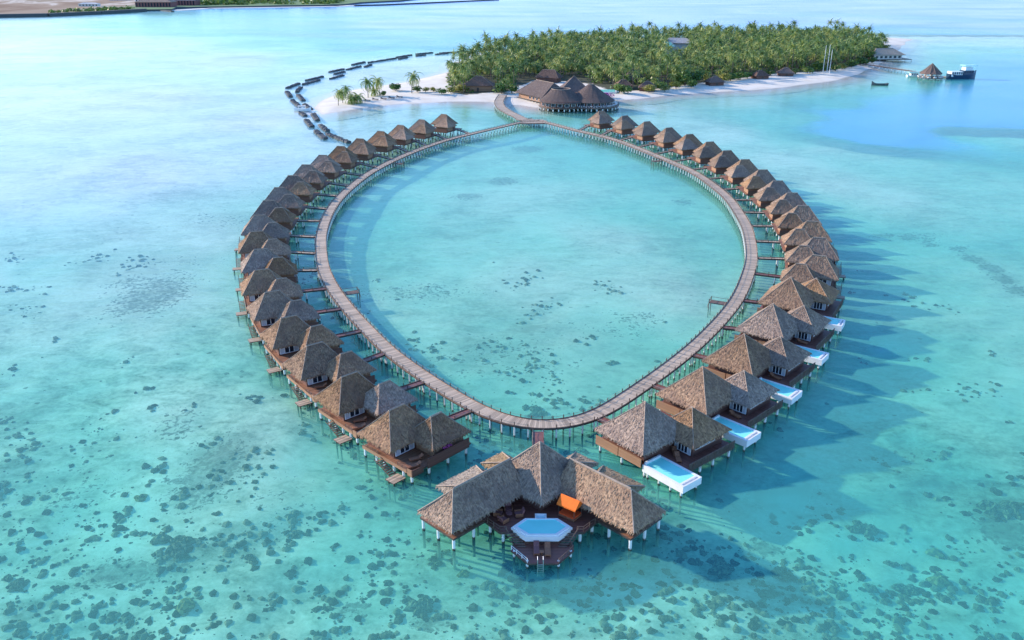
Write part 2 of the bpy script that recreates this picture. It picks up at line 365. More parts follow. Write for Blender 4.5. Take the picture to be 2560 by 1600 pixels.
def villa_p(m, rail_label=None):
    t = thing('overwater_pool_villa', 'x', 'villa', (0, 0, 0), 0, 'pool villas on the right side of the ring')
    r = MB(m); c = MB(m); hip_roof(r, c, -7.9, 1.4, -10.9, -.5, 3.95, -3.35, -3.25, -5.7, 8.3); ro = r.build('roof', t, True); c.build('ridge_cap', ro)
    r = MB(m); c = MB(m); hip_roof(r, c, -3.2, 4.6, -4.4, 3.9, 4.0, .45, .55, -.1, 7.1); ro = r.build('roof', t, True); c.build('ridge_cap', ro)
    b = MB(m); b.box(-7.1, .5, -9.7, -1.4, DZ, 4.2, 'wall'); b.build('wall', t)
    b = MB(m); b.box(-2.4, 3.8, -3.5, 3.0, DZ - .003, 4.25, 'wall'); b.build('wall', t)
    window(t, (.75, -3.5), (3.5, -3.5), 2.1, 3.7, 5, (0, -1), m, (0, 4))
    window(t, (3.8, -3.0), (3.8, 1.2), 2.9, 3.6, 4, (1, 0), m, (1, 2))
    k = MB(m); k.box(-8.0, 5.6, -10.2, 3.6, 1.6, DZ, 'beam', 'deckred'); k.build('deck', t)
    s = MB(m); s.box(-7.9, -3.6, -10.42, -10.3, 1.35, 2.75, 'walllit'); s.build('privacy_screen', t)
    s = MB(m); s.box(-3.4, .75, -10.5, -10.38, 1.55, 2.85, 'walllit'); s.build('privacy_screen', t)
    q = MB(m); q.box(5.5, 5.58, -6.3, 3.6, 1.45, 2.6, 'beam'); q.box(5.47, 5.61, -6.3, 3.6, 2.6, 2.68, 'rail')
    for i in range(26):
        y = -5.9 + i * .36; q.bar((5.55, y, 1.0 + random.uniform(0, .2)), (5.6 + random.uniform(-.1, .15), y + random.uniform(-.5, .5), 2.7), .03, 'rail')
    q.build('railing', t)
    p = MB(m); x0, x1, y0, y1 = .9, 7.95, -10.3, -6.55
    zb, zt = 1.0, 2.05; wl = .34
    p.box(x0, x1, y0, y1, zb, zb + .2, 'white')
    p.box(x0, x1, y0, y0 + wl, zb + .2, zt, 'white'); p.box(x0, x1, y1 - wl, y1, zb + .2, zt, 'white')
    p.box(x0, x0 + .25, y0 + wl, y1 - wl, zb + .2, zt + .28, 'white'); p.box(x1 - .85, x1 - .55, y0 + wl, y1 - wl, zb + .2, zt, 'white'); p.box(x1 - .2, x1, y0 + wl, y1 - wl, zb + .2, zt - .02, 'white')
    p.box(x1 - .55, x1 - .2, y0 + wl, y1 - wl, zb + .2, zt - .3, 'white')
    p.box(x0 + .25, x1 - .85, y0 + wl, y1 - wl, zb + .2, zb + .26, 'poolfloor')
    for i in range(3): p.box(x0 + .25, x0 + .25 + .45 * (3 - i), y0 + wl + .01, y1 - wl - .01, zb + .26 + i * .2, zb + .46 + i * .2, 'poolfloor')
    po = p.build('pool', t)
    wv = MB(m); wv.face([(x0 + .25, y0 + wl, zt - .08), (x1 - .85, y0 + wl, zt - .08), (x1 - .85, y1 - wl, zt - .08), (x0 + .25, y1 - wl, zt - .08)], 'poolwater'); wv.build('pool_water', po)
    piles(t, [(x, y) for x in (-7.4, -3.2, 1.0) for y in (-9.9, -5.6, -1.3)] + [(x, y) for x in (-2.2, 1.6, 5.2) for y in (2.9, -.6)] + [(5.2, -3.4), (5.2, -5.9), (1.2, -6.2)], PILE, m)
    piles(t, [(x, y) for x in (1.6, 3.6, 5.6, 7.4) for y in (-9.9,)] + [(7.4, -6.9), (4.5, -6.9)], PILE_S, m)
    return t
# survey of the roofs: outer and inner ridge centre of each villa, in photo pixels
LV = [((992,1018),(1082,1040)),((873,936),(957.7,957)),((786.9,859.8),(856,882)),((722.4,791.8),(786.5,814)),((680.6,728.9),(734,753)),((654.7,673.9),(701,695.3)),((651.5,622.6),(690,644.7)),((642,578.5),(682,598.5)),((648.8,538),(683.8,558)),((671.3,501.3),(703,523)),((698.4,469),(720.2,487.2)),((731.5,439.2),(748.7,457)),((765.2,412),(781,424)),((807,388),(821,399.7)),((852,365.8),(861,374)),((899.8,346.8),(906.4,357.5)),((952,328.3),(954.4,339.3)),((1001.5,313.2),(1002.3,322)),((1054.4,299.2),(1056,308.8)),((1109.8,286),(1109,297.2))]
RV = [((1730.3,1018.7),(1610.7,1002.8)),((1860.4,924.2),(1757,918.4)),((1952,840),(1855.6,834.7)),((2011.6,760.6),(1927,760.6)),((2040.5,692.2),(1970,694)),((2047.6,639),(2011,661.6)),((2048.7,594.4),(2010.3,615.3)),((2031.5,553.4),(1998,573)),((2008,514.8),(1985,535.3)),((1980.7,482.5),(1957.5,501)),((1944.6,452.3),(1921.4,470)),((1907,424.6),(1891.3,439.9)),((1862.8,398.9),(1851.7,413.7)),((1818.2,376.5),(1807,390.7)),((1774.8,354.7),(1766,367.9)),((1724,335.9),(1715.3,349.3)),((1672.7,319.5),(1662,330.7)),((1617.4,304.1),(1614.9,314.5)),((1562,289.5),(1556.6,302)),((1503.3,277.4),(1505.8,288))]
LJ = [(1167,1025),(1051,953),(958,885),(899,826),(850,771),(814,721),(793,674),(788,632),(788,592),(800,553),(816,521),(842,489),(870,464),(904,438),(940,417),(981,397),(1023,379),(1067.6,362.5),(1114,347.6),(1173,333)]
RJ = [(1508,1048),(1636,963),(1738,885),(1809,816),(1861,750),(1887,685),(1895,644),(1890,602),(1880,565),(1859,531),(1837,500),(1807,473),(1770,446),(1733,424),(1684,403),(1638,384),(1596,367),(1549,350),(1502,337),(1450,326)]
def frames(V, sg):
    O = [U(*o, 7.5 if not (sg < 0 and k < 5) else 7.0) for k, (o, i) in enumerate(V)]
    out = []
    for k in range(len(V)):
        a = O[max(k - 1, 0)]; b = O[min(k + 1, len(V) - 1)]; t = (b - a); t.z = 0; t.normalize(); n = Vector((t.y, -t.x, 0)) * (-sg)
        off = 0.0
        if sg > 0: off = R(8) * max(0, 1 - k / 5)
        elif k < 5: off = -R([14, 12, 10, 8, 6][k])
        if off:
            # turn the outward direction towards the camera side
            n = Matrix.Rotation(off if sg > 0 else off, 3, 'Z') @ n
        out.append((O[k], n))
    return out
LF, RF = frames(LV, 1), frames(RV, -1)
for k, (ox, oy, an) in enumerate(((24.95, 107.16, -50.4), (35.13, 118.95, -45.9), (44.41, 131.98, -41.5), (52.76, 146.25, -36.9), (59.9, 161.11, -30.2))):
    RF[k] = (Vector((ox, oy, 0)), Vector((math.cos(R(an)), math.sin(R(an)), 0)))
va_l, va_r, vp_r = villa_a(-1), villa_a(1), villa_p(1)
index_kids()
marks_l = {1: 'nearest to the big front villa', 20: 'the farthest one, standing beside the beach'}
placed = []
def put(proto, first, O, n, label, mirror):
    o = proto if first else dup(proto)
    o.location = (O.x, O.y, 0); o.rotation_euler[2] = math.atan2(n.y, n.x); o['label'] = label
    placed.append((o, O, n, mirror)); return o
for k, (O, n) in enumerate(LF):
    put(va_l, k == 0, O, n, f"brown thatched stilt villa, {ORD[k+1]} from the front in the left row", -1)
for k, (O, n) in enumerate(RF):
    if k < 5: put(vp_r, k == 0, O, n, f"thatched villa with a white plunge pool, {ORD[k+1]} from the front in the right row", 1)
    else: put(va_r, k == 5, O, n, f"grey-brown thatched stilt villa without a pool, {ORD[k+1]} from the front, right row", 1)
def local(k, side, x, y, z):
    O, n = (LF if side == 'L' else RF)[k]; m = -1 if side == 'L' else 1
    Yd = Vector((-n.y, n.x, 0)); return Vector((O.x, O.y, 0)) + n * x + Yd * (m * y) + Vector((0, 0, z)), math.atan2(n.y, n.x)
# ------------------------------------------------------------------ ring walkway
ring_out = [U(*p, DZ) for p in LJ[::-1]] + [U(1250, 1062, DZ), U(1345, 1080, DZ), U(1440, 1070, DZ)] + [U(*p, DZ) for p in RJ] + [U(1398, 312, DZ), U(1360, 303, DZ), U(1310, 302, DZ), U(1255, 314, DZ)]
def catmull(P, closed, step):
    n = len(P); out = []
    rg = range(n) if closed else range(n - 1)
    for i in rg:
        p0, p1, p2, p3 = (P[(i + k) % n] for k in (-1, 0, 1, 2)) if closed else (P[max(i - 1, 0)], P[i], P[i + 1], P[min(i + 2, n - 1)])
        k = max(2, int((p2 - p1).length / step))
        for j in range(k):
            t = j / k; out.append(0.5 * ((2 * p1) + (p2 - p0) * t + (2 * p0 - 5 * p1 + 4 * p2 - p3) * t * t + (3 * p1 - p0 - 3 * p2 + p3) * t ** 3))
    if not closed: out.append(P[-1].copy())
    return out
def smooth_closed(P, it):
    for _ in range(it): P = [(P[i - 1] + P[i] * 2 + P[(i + 1) % len(P)]) / 4 for i in range(len(P))]
    return P
def resample(P, step, closed=True):
    Q = P + [P[0]] if closed else P; out = []; acc = 0.0; out.append(Q[0].copy()); need = step
    for a, b in zip(Q[:-1], Q[1:]):
        L = (b - a).length; s = 0.0
        while acc + (L - s) >= need:
            s += need - acc; acc = 0.0; out.append(a.lerp(b, s / L))
        acc += L - s
    if closed and (out[-1] - out[0]).length < step * .5: out.pop()
    return out
W2 = 1.4
edge = resample(smooth_closed(catmull(ring_out, True, 1.0), 30), 1.05)
cx = sum((p for p in edge), Vector()) / len(edge)
def normals(P, closed=True):
    ns = []
    for i in range(len(P)):
        a = P[i - 1] if (closed or i > 0) else P[0]; b = P[(i + 1) % len(P)] if (closed or i < len(P) - 1) else P[-1]
        t = (b - a).normalized(); ns.append(Vector((t.y, -t.x, 0)))
    return ns
en = normals(edge)
if (edge[0] - cx).dot(en[0]) < 0: en = [-x for x in en]
RC = [p - n * W2 for p, n in zip(edge, en)]
def walkway(tname, label, cat, path, ns, half, closed, post_step=2, pile_step=2, z=DZ, deckmat='deck', group=None, cap=100, pile_me=None, postmat='beam', posth=.62, ends=None):
    t = thing(tname, label, cat, (0, 0, 0), 0, group)
    d = MB(); n = len(path); s = 0.0; rg = range(n) if closed else range(n - 1)
    for i in rg:
        j = (i + 1) % n; L = (path[j] - path[i]).length
        hi = half(i) if callable(half) else half; hj = half(j) if callable(half) else half
        a, b = path[i] - ns[i] * hi, path[i] + ns[i] * hi; c_, e = path[j] + ns[j] * hj, path[j] - ns[j] * hj
        for q in (a, b, c_, e): q.z = z
        f = [a, b, c_, e]; uv = [(-hi, s), (hi, s), (hj, s + L), (-hj, s + L)]
        if (b - a).cross(e - a).z < 0: f = f[::-1]; uv = uv[::-1]
        d.face(f, deckmat, uv)
        dn = Vector((0, 0, -.24))
        d.face([q + dn for q in f[::-1]], 'beam')
        for p, q in ((a, e), (b, c_)): d.face([p, q, q + dn, p + dn], 'beam')
        s += L
    if not closed:
        for i in (0, n - 1):
            hi = half(i) if callable(half) else half; a, b = path[i] - ns[i] * hi, path[i] + ns[i] * hi
            a.z = b.z = z; d.face([a, b, b + Vector((0, 0, -.24)), a + Vector((0, 0, -.24))], 'beam')
    d.build('deck', t)
    for side in (-1, 1):
        r = MB(); prev = None
        pts = []
        for i in range(n):
            hi = half(i) if callable(half) else half; p = path[i] + ns[i] * side * (hi - .08); p.z = z; pts.append(p)
        lim = n if closed else n - 1
        for i in range(lim):
            j = (i + 1) % n; a, b = pts[i], pts[j]
            r.bar(a + Vector((0, 0, .06)), b + Vector((0, 0, .06)), .07, 'rail')
            if ends and ends(a, side): prev = None; continue
            if i % post_step == 0:
                r.bar(a, a + Vector((0, 0, posth)), .07, postmat)
                if prev is not None:
                    q = a + Vector((0, 0, posth - .1)); mid = (prev + q) / 2 - Vector((0, 0, .09)); r.bar(prev, mid, .026, 'rope', 3); r.bar(mid, q, .026, 'rope', 3)
                prev = a + Vector((0, 0, posth - .1))
        r.build('railing', t)
    pts = []
    for i in range(0, n, pile_step):
        hi = half(i) if callable(half) else half
        for side in (-1, 1): p = path[i] + ns[i] * side * (hi - .12); pts.append((p.x, p.y))
    pts.sort(key=lambda p: p[1])
    for x, y in pts[:cap]: link('pile', pile_me or PILE_T, t, (x, y, z - DZ))
    if len(pts) > cap:
        mb = MB()
        for x, y in pts[cap:]: mb.bar((x, y, -2.6), (x, y, z - .2), .14, 'pile', 6)
        tag(mb.build('piles', t), kind='stuff')
    return t
GATES = [U(*p, DZ) for p in LJ + RJ + [(1345, 1080)]]
ring = walkway('ring_walkway', 'long teardrop-shaped wooden walkway on white piles that circles the turquoise lagoon', 'walkway', RC, en, W2, True,
               ends=lambda a, s: s > 0 and any((a - g).length < 1.3 for g in GATES))
def side_platform(px, py, ln):
    "small swimming landing that hangs off the inner edge"
    p = U(px, py, DZ); i = min(range(len(RC)), key=lambda k: (RC[k] - p).length); c = RC[i] - en[i] * (W2 + ln / 2 + .1); e = -en[i]; tt = Vector((-e.y, e.x, 0))
    mb = MB(); q = [c - e * ln / 2 - tt * .9, c + e * ln / 2 - tt * .9, c + e * ln / 2 + tt * .9, c - e * ln / 2 + tt * .9]
    mb.prism([(a.x, a.y) for a in q], 1.3, 1.45, 'beam', 'rail')
    for a in q: mb.bar((a.x, a.y, -2), (a.x, a.y, 2.2), .08, 'beam')
    for a, b in ((1, 2), (0, 1), (3, 2)): mb.bar((q[a].x, q[a].y, 2.1), (q[b].x, q[b].y, 2.1), .04, 'rail')
    mb.bar(tuple(c + e * (ln / 2 + .5) + Vector((0, 0, -1.9 + 0))), tuple(c + e * ln / 2 + Vector((0, 0, 0))), .05, 'rail')
    mb.build('side_landing', ring)
for a in ((868, 727, 3.2), (1800, 752, 3.4), (1622, 400, 3.0), (1000, 405, 3.0)): side_platform(*a)
# gangways
def gangway(a, b, label, wd=.72, mat='deckred', z=DZ):
    a = Vector((a.x, a.y, z)); b = Vector((b.x, b.y, z)); L = (b - a).length; k = max(3, int(L / 1.3)); path = [a.lerp(b, i / k) for i in range(k + 1)]
    return walkway('gangway', label, 'gangway', path, normals(path, False), wd, False, 2, 3, z, mat, 'short gangways from the ring walkway to the villas', posth=.5)
for side, JJ, FF in (('L', LJ, LF), ('R', RJ, RF)):
    for k, J in enumerate(JJ):
        j = U(*J, DZ)
        pool = side == 'R' and k < 5
        tgt, _ = local(k, side, -8.0 if pool else -6.9, -5.0 if pool else 0.1, DZ)
        s0 = min(range(len(edge)), key=lambda i: (edge[i] - j).length); a = edge[s0] + en[s0] * .05
        d = (tgt - a); d.z = 0; d.normalize()
        gangway(a, tgt - d * .06, f"narrow wooden gangway joining the ring to the {ORD[k+1]} {'left' if side == 'L' else 'right'} villa from the front", mat='deckred' if k < 6 else 'deck')
print('villas ok', len(bpy.data.objects))
# ------------------------------------------------------------------ the big front villa
XC = 3.55
bv = thing('residence_villa', 'largest villa, V-shaped with two long thatched wings around a six-sided pool', 'villa', (XC, 90, 0), 0)
def T2(x, y): return (x - XC, y - 90)
def mirrored(pts): return [(-x, y, *r) for x, y, *r in pts][::-1]
def wing(side):
    # local frame of the wing: origin at its outer front eave corner, s runs towards the centre, w runs back
    r = MB(side); c = MB(side); o = Vector((-10.45, -7.8, 0)); es = Vector((.7071, .7071, 0)); ew = Vector((-.7071, .7071, 0))
    P = lambda s, w_, z: o + es * s + ew * w_ + Vector((0, 0, z))
    Ls = 12.6
    A, B = P(0, 0, 3.85), P(Ls, 0, 3.85); C1, D1 = P(Ls, 3.1, 7.0), P(3.0, 3.1, 7.0)
    slope(r, A, B, C1, D1, 'thatch'); slope(r, P(0, 6.2, 3.85), A, D1, D1, 'thatch'); slope(r, P(Ls, 6.2, 3.85), P(0, 6.2, 3.85), D1, C1, 'thatch')
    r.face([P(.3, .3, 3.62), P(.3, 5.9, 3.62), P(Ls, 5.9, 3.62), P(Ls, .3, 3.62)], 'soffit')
    c.bar(D1 + Vector((0, 0, .03)), C1 + Vector((0, 0, .03)), .15, 'cap', 6)
    for e, d in ((A, D1), (P(0, 6.2, 3.85), D1)):
        mid = e.lerp(d, .5); mid.z -= .07; c.bar(e, mid, .09, 'cap', 5); c.bar(mid, d, .09, 'cap', 5)
    ro = r.build('roof', bv, True); c.build('ridge_cap', ro)
    # two low back roofs
    for s0, s1 in ((4.2, 10.9), (11.7, 15.6)):
        r = MB(side); c = MB(side); zt, zl = 6.1, 4.75
        a, b, hi0, hi1 = P(s1, 7.7, zl), P(s0, 7.7, zl), P(s0 + .8, 4.1, zt), P(s1 - 2.0, 4.1, zt)
        slope(r, a, b, hi0, hi1, 'thatch_straw'); slope(r, b, P(s0, 4.1, zl), hi0, hi0, 'thatch_straw', nv=4); slope(r, P(s1, 4.1, zl), a, hi1, hi1, 'thatch_straw', nv=4)
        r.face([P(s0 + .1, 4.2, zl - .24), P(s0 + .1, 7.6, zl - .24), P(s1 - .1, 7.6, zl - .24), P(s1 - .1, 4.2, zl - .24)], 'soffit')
        c.bar(a, hi1, .08, 'cap', 5); c.bar(b, hi0, .08, 'cap', 5); ro = r.build('roof', bv, True); c.build('ridge_cap', ro)
    b = MB(side)
    def obox(s0, s1, w0, w1, z0, z1, mat, top=None):
        q = [P(s0, w0, 0), P(s1, w0, 0), P(s1, w1, 0), P(s0, w1, 0)]; b.prism([(v.x, v.y) for v in q], z0, z1, mat, top)
    obox(2.2, Ls, 2.0, 5.4, DZ, 4.4, 'wall'); obox(4.8, 10.3, 5.6, 7.1, DZ + .003, 4.7, 'wall'); obox(12.6, 15.0, 4.3, 7.1, DZ + .003, 4.7, 'wall'); b.build('wall', bv)
    b = MB(side); obox(1.15, Ls + 3, 1.1, 7.3, 1.6, DZ, 'beam', 'deckorange'); b.build('deck', bv)
    q0, q1 = P(3.2, 2.0, 0), P(9.5, 2.0, 0)
    window(bv, (q0.x, q0.y), (q1.x, q1.y), 2.1, 3.6, 7, (.7071, -.7071), side, (0, 3, 6))
    pts = [P(s, w_, 0) for s in (1.4, 4.6, 7.8) for w_ in (1.4, 4.2, 7.0)]
    piles(bv, [(p.x, p.y) for p in pts], PILE, side)
wing(1); wing(2)
r = MB(); c = MB(); hs = 4.74; a0 = Vector((0, 4.5, 8.75)); q = 6.7
cor = [Vector((0, 4.5 - q, 3.9)), Vector((q, 4.5, 3.9)), Vector((0, 4.5 + q, 3.9)), Vector((-q, 4.5, 3.9))]
for i in range(4): slope(r, cor[i], cor[(i + 1) % 4], a0, a0, 'thatch')
for e in cor:
    mid = e.lerp(a0, .5); mid.z -= .07; c.bar(e, mid, .1, 'cap', 5); c.bar(mid, a0, .1, 'cap', 5)
ro = r.build('roof', bv, True); c.build('ridge_cap', ro)
d = MB(); hw = [(-7.3, -2.1), (-5.0, -4.9), (-4.1, -4.9), (-3.4, -4.6), (3.4, -4.6), (4.1, -4.9), (5.0, -4.9), (7.3, -2.1), (5.4, 4.0), (0, 8.6), (-5.4, 4.0)]
d.prism(hw, 1.58, DZ + .006, 'beam', 'deckred'); d.build('deck', bv)
b = MB(); b.prism([(0, -.6), (3.9, 3.2), (3.9, 8), (-3.9, 8), (-3.9, 3.2)], DZ + .01, 4.2, 'wall'); b.build('wall', bv)
for sg in (1, 2):
    q_ = MB(sg); terrace_rail(q_, [(-7.25, -2.2), (-4.98, -4.82), (-4.2, -4.82)], DZ, .75); q_.build('railing', bv)
    st = MB(sg)
    for i in range(6): st.box(-4.3 + i * .27, -2.7 + i * .16, -5.15 - i * .3, -4.88 - i * .3, 1.74 - i * .14, 1.8 - i * .14, 'rail')
    st.bar((-4.4, -4.8, 1.8), (-3.1, -6.7, .95), .05, 'rail'); st.bar((-4.4, -4.8, 2.55), (-3.1, -6.7, 1.75), .04, 'rail'); st.build('stairs', bv)
ld = [(-3.7, -7.2), (-1.75, -9.6), (1.75, -9.6), (3.7, -7.2), (3.4, -5.8), (-3.4, -5.8)]
d = MB(); d.prism(ld, .8, 1.02, 'beam', 'deckred'); d.build('lower_deck', bv)
q_ = MB(); terrace_rail(q_, [(-3.62, -7.1), (-1.8, -9.5)], 1.02, .6, 'frame'); terrace_rail(q_, [(1.8, -9.5), (3.62, -7.1), (3.4, -6.2)], 1.02, .6); q_.build('railing', bv)
la = MB()
for x in (-.62, .02): la.tube([(x, -9.2, 1.0), (x, -9.25, 1.75), (x, -9.7, 1.6), (x, -9.85, -.6)], .045, 'steel', 6)
for i in range(7): la.bar((-.62, -9.82, 1.0 - i * .25), (.02, -9.82, 1.0 - i * .25), .035, 'steel')
la.build('ladder', bv)
hx = [(-3.68, -4.35), (-1.95, -6.15), (1.95, -6.15), (3.68, -4.35), (2.1, -2.6), (-2.1, -2.6)]
def inset(poly, k):
    cx_, cy_ = 0, -4.37; return [(cx_ + (x - cx_) * k, cy_ + (y - cy_) * k) for x, y in poly]
p = MB(); hi, ho2 = inset(hx, .80), hx
p.prism(ho2, 1.05, 1.5, 'wall')
hm = inset(hx, .93)
n = 6
for i in range(n):
    j = (i + 1) % n
    p.face([(*ho2[i], 2.16), (*ho2[j], 2.16), (*hm[j], 2.16), (*hm[i], 2.16)], 'white'); p.face([(*ho2[i], 1.5), (*ho2[j], 1.5), (*ho2[j], 2.16), (*ho2[i], 2.16)], 'white')
    p.face([(*hm[i], 2.16), (*hm[j], 2.16), (*hm[j], 2.36), (*hm[i], 2.36)], 'white'); p.face([(*hm[i], 2.36), (*hm[j], 2.36), (*hi[j], 2.36), (*hi[i], 2.36)], 'white')
    p.face([(*hi[j], 1.52), (*hi[i], 1.52), (*hi[i], 2.36), (*hi[j], 2.36)], 'poolfloor')
p.face([(*q, 1.52) for q in hi], 'poolfloor')
s2 = inset(hx, .66)
for i in (2, 3, 4, 5, 0):
    j = (i + 1) % n
    if i in (3, 5): p.face([(*s2[i], 1.95), (*s2[j], 1.95), (*hi[j], 1.95), (*hi[i], 1.95)][::-1], 'poolfloor'); p.face([(*s2[i], 1.52), (*s2[j], 1.52), (*s2[j], 1.95), (*s2[i], 1.95)][::-1], 'poolfloor')
for x0, x1 in ((-.75, -.6), (.5, .65)): p.box(x0, x1, -2.9, -1.9, 1.92, 2.40, 'white')
p.box(-.75, .65, -2.0, -1.84, 1.92, 2.42, 'white')
for i in range(3): p.box(-.58, .48, -2.85 - i * .28, -2.0 - i * .05, 1.53, 2.2 - i * .18, 'poolfloor')
po = p.build('pool', bv); wv = MB(); wv.face([(*q, 2.26) for q in inset(hx, .805)], 'poolwater'); wv.build('pool_water', po)
piles(bv, [(-6.2, -2.6), (-4.6, -4.4), (6.2, -2.6), (4.6, -4.4), (-4.8, 1), (4.8, 1), (-2.2, 5), (2.2, 5), (0, 1.5)], PILE)
piles(bv, [(-3.3, -7.3), (-1.8, -9.1), (1.8, -9.1), (3.3, -7.3), (-2.6, -6), (2.6, -6)], PILE_S)
gangway(U(1345.5, 1079, DZ), Vector((XC, 98.55, 0)), 'straight red-brown gangway from the ring walkway down to the big front villa', .85)
# furniture of the front villa
def lounger(loc, rz, label, z, mat='lounger', cush='lounger', group=None):
    t = thing('sun_lounger', label, 'sun lounger', (loc[0], loc[1], z), rz, group); b = MB()
    b.box(-.36, .36, -1.0, .95, .22, .30, mat); b.build('frame', t); c = MB(); c.box(-.33, .33, -.98, .35, .302, .38, cush)
    c.face([(-.33, .35, .38), (.33, .35, .38), (.33, .95, .72), (-.33, .95, .72)], cush); c.face([(-.33, .95, .64), (.33, .95, .64), (.33, .35, .3), (-.33, .35, .3)], cush)
    c.face([(-.33, .95, .72), (.33, .95, .72), (.33, .95, .64), (-.33, .95, .64)], cush)
    for s in (-.33, .33): c.face([(s, .35, .3), (s, .95, .64), (s, .95, .72), (s, .35, .38)], cush)
    c.build('mattress', t)
    for x in (-.3, .3):
        for y in (-.9, .85): l = MB(); l.box(x - .035, x + .035, y - .035, y + .035, 0, .22, mat); l.build('leg', t)
    return t
lounger((2.85, 82.75), 0, 'shaded brown sun lounger on the small lower deck, left one beside the steel ladder', 1.02, 'lounger', 'cushion')
lounger((4.15, 82.5), 0, 'orange-brown sun lounger on the small lower deck, right one of the two', 1.02, 'lounger', 'lounger')
def side_table(loc, z, label, r=.32, h=.42, mat='cushion', sq=False):
    t = thing('side_table', label, 'table', (loc[0], loc[1], z)); b = MB()
    if sq: b.box(-r, r, -r, r, h - .05, h, mat)
    else: b.prism([(r * math.cos(a), r * math.sin(a)) for a in [i * math.pi / 8 for i in range(16)]], h - .06, h, mat)
    b.build('table_top', t); b = MB(); b.bar((0, 0, 0), (0, 0, h - .06), .06, mat, 6); b.bar((0, 0, 0), (0, 0, .03), .2, mat, 8); b.build('leg', t)
side_table((3.45, 82.1), 1.02, 'small square wooden table between the two loungers on the lower deck', .26, .4, 'lounger', True)
side_table((-.35, 88.35), DZ, 'round reddish table between the lounge chairs on the left of the six-sided pool', .42, .45, 'cushion')
def lounge_chair(loc, rz, label):
    t = thing('lounge_chair', label, 'chair', (loc[0], loc[1], DZ), rz, 'dark red lounge chairs by the pool'); b = MB(); b.box(-.42, .42, -.45, .45, .12, .38, 'cushion'); b.build('seat', t)
    b = MB(); b.face([(-.42, .3, .38), (.42, .3, .38), (.42, .62, 1.0), (-.42, .62, 1.0)], 'cushion'); b.face([(-.42, .74, .95), (.42, .74, .95), (.42, .46, .2), (-.42, .46, .2)], 'cushion'); b.face([(-.42, .62, 1.0), (.42, .62, 1.0), (.42, .74, .95), (-.42, .74, .95)], 'cushion')
    for s in (-.42, .42): b.face([(s, .3, .38), (s, .62, 1.0), (s, .74, .95), (s, .46, .2)], 'cushion')
    b.build('backrest', t)
    for s in (-1, 1): b = MB(); b.box(*sorted((s * .42, s * .52)), -.42, .5, .1, .58, 'lounger'); b.build('armrest', t)
lounge_chair((-.45, 89.6), 0.1, 'dark red lounge chair at the back of the round table, by the left wing')
lounge_chair((-1.7, 88.6), 1.3, 'dark red lounge chair on the left of the round table')
lounge_chair((-1.0, 87.2), 2.3, 'dark red lounge chair nearest the railing, in front of the round table')
lounge_chair((.8, 88.4), -1.4, 'dark red lounge chair between the round table and the six-sided pool')
t = thing('daybed', 'bright orange daybed under a gabled orange canopy on the deck of the big front villa', 'daybed', (7.15, 88.4, DZ), math.atan2(-1.75, 2.3))
b = MB(); b.box(-1.15, 1.15, -.95, .75, .12, .42, 'lounger'); b.build('base', t); b = MB(); b.box(-1.1, 1.1, -.9, .7, .42, .6, 'orange2'); b.build('mattress', t)
for x in (-1.12, 1.12):
    for y in (-.92, .72): b = MB(); b.bar((x, y, 0), (x, y, 1.95), .04, 'beam'); b.build('post', t)
b = MB()
for y, s in ((-1.05, 1), (.85, -1)):
    P0 = [(-1.35, y, 1.85), (1.35, y, 1.85), (1.35, -.1, 2.75), (-1.35, -.1, 2.75)]
    b.face(P0 if s > 0 else P0[::-1], 'orange'); dn = [(x, yy, z - .04) for x, yy, z in P0]; b.face(dn[::-1] if s > 0 else dn, 'orange')
    for i in range(18): x = -1.35 + i * .15; b.face([(x, y, 1.62 + .05 * (i % 2)), (x + .15, y, 1.62 + .05 * ((i + 1) % 2)), (x + .15, y, 1.85), (x, y, 1.85)], 'orange')
for x in (-1.35, 1.35): b.face([(x, -1.05, 1.85), (x, .85, 1.85), (x, -.1, 2.75)], 'orange')
b.build('canopy', t)
# loungers and oddments on villa terraces
for side, k, x, y, rot, lab in (('L', 0, 1.4, -5.4, 1.2, 'orange-brown sun lounger on the terrace of the front-most left villa, near its white windows'),
                                ('L', 0, 2.9, -6.6, 1.2, 'second sun lounger on the front-most left villa terrace, near its outer corner'),
                                ('L', 1, 1.5, -4.6, 1.1, 'orange sun lounger on the terrace of the second villa of the left row'),
                                ('L', 1, 2.8, -6.3, 1.2, 'sun lounger near the terrace edge of the second left villa'),
                                ('L', 2, 1.6, -4.6, 1.2, 'orange sun lounger on the terrace of the third villa of the left row'),
                                ('R', 0, 1.7, -4.6, .9, 'brown reclining lounger between the white windows and the nearest plunge pool'),
                                ('R', 0, 2.9, -5.4, .9, 'flat brown lounger beside the reclining one at the nearest plunge pool'),
                                ('R', 1, 2.6, -5.0, 1.4, 'reddish lounger on the terrace of the second pool villa'),
                                ('R', 2, 2.6, -5.0, 1.4, 'reddish lounger on the terrace of the third pool villa'),
                                ('R', 3, 2.6, -5.0, 1.4, 'reddish lounger on the terrace of the fourth pool villa')):
    p, a = local(k, side, x, y, DZ); lounger((p.x, p.y), a + rot, lab, DZ, 'lounger', 'lounger', 'sun loungers on the villa terraces')
def leaf_blob(mb, c, r, n, size, mat, rr=random):
    c = Vector(c)
    for _ in range(n):
        d = Vector((rr.gauss(0, 1), rr.gauss(0, 1), rr.gauss(0, 1))).normalized(); k = rr.uniform(.55, 1.05); p = c + Vector((d.x * r[0], d.y * r[1], d.z * r[2])) * k
        a = Vector((rr.gauss(0, 1), rr.gauss(0, 1), rr.gauss(0, .6))).normalized(); b = (d + Vector((0, 0, .5))).cross(a)
        if b.length < .01: continue
        b.normalize(); s = size * rr.uniform(.6, 1.4); mb.face([p - a * s - b * s * .15, p - b * s * .6, p + a * s, p + b * s * .6], mat)
p, a = local(0, 'L', -2.6, -7.2, DZ + 1.15)
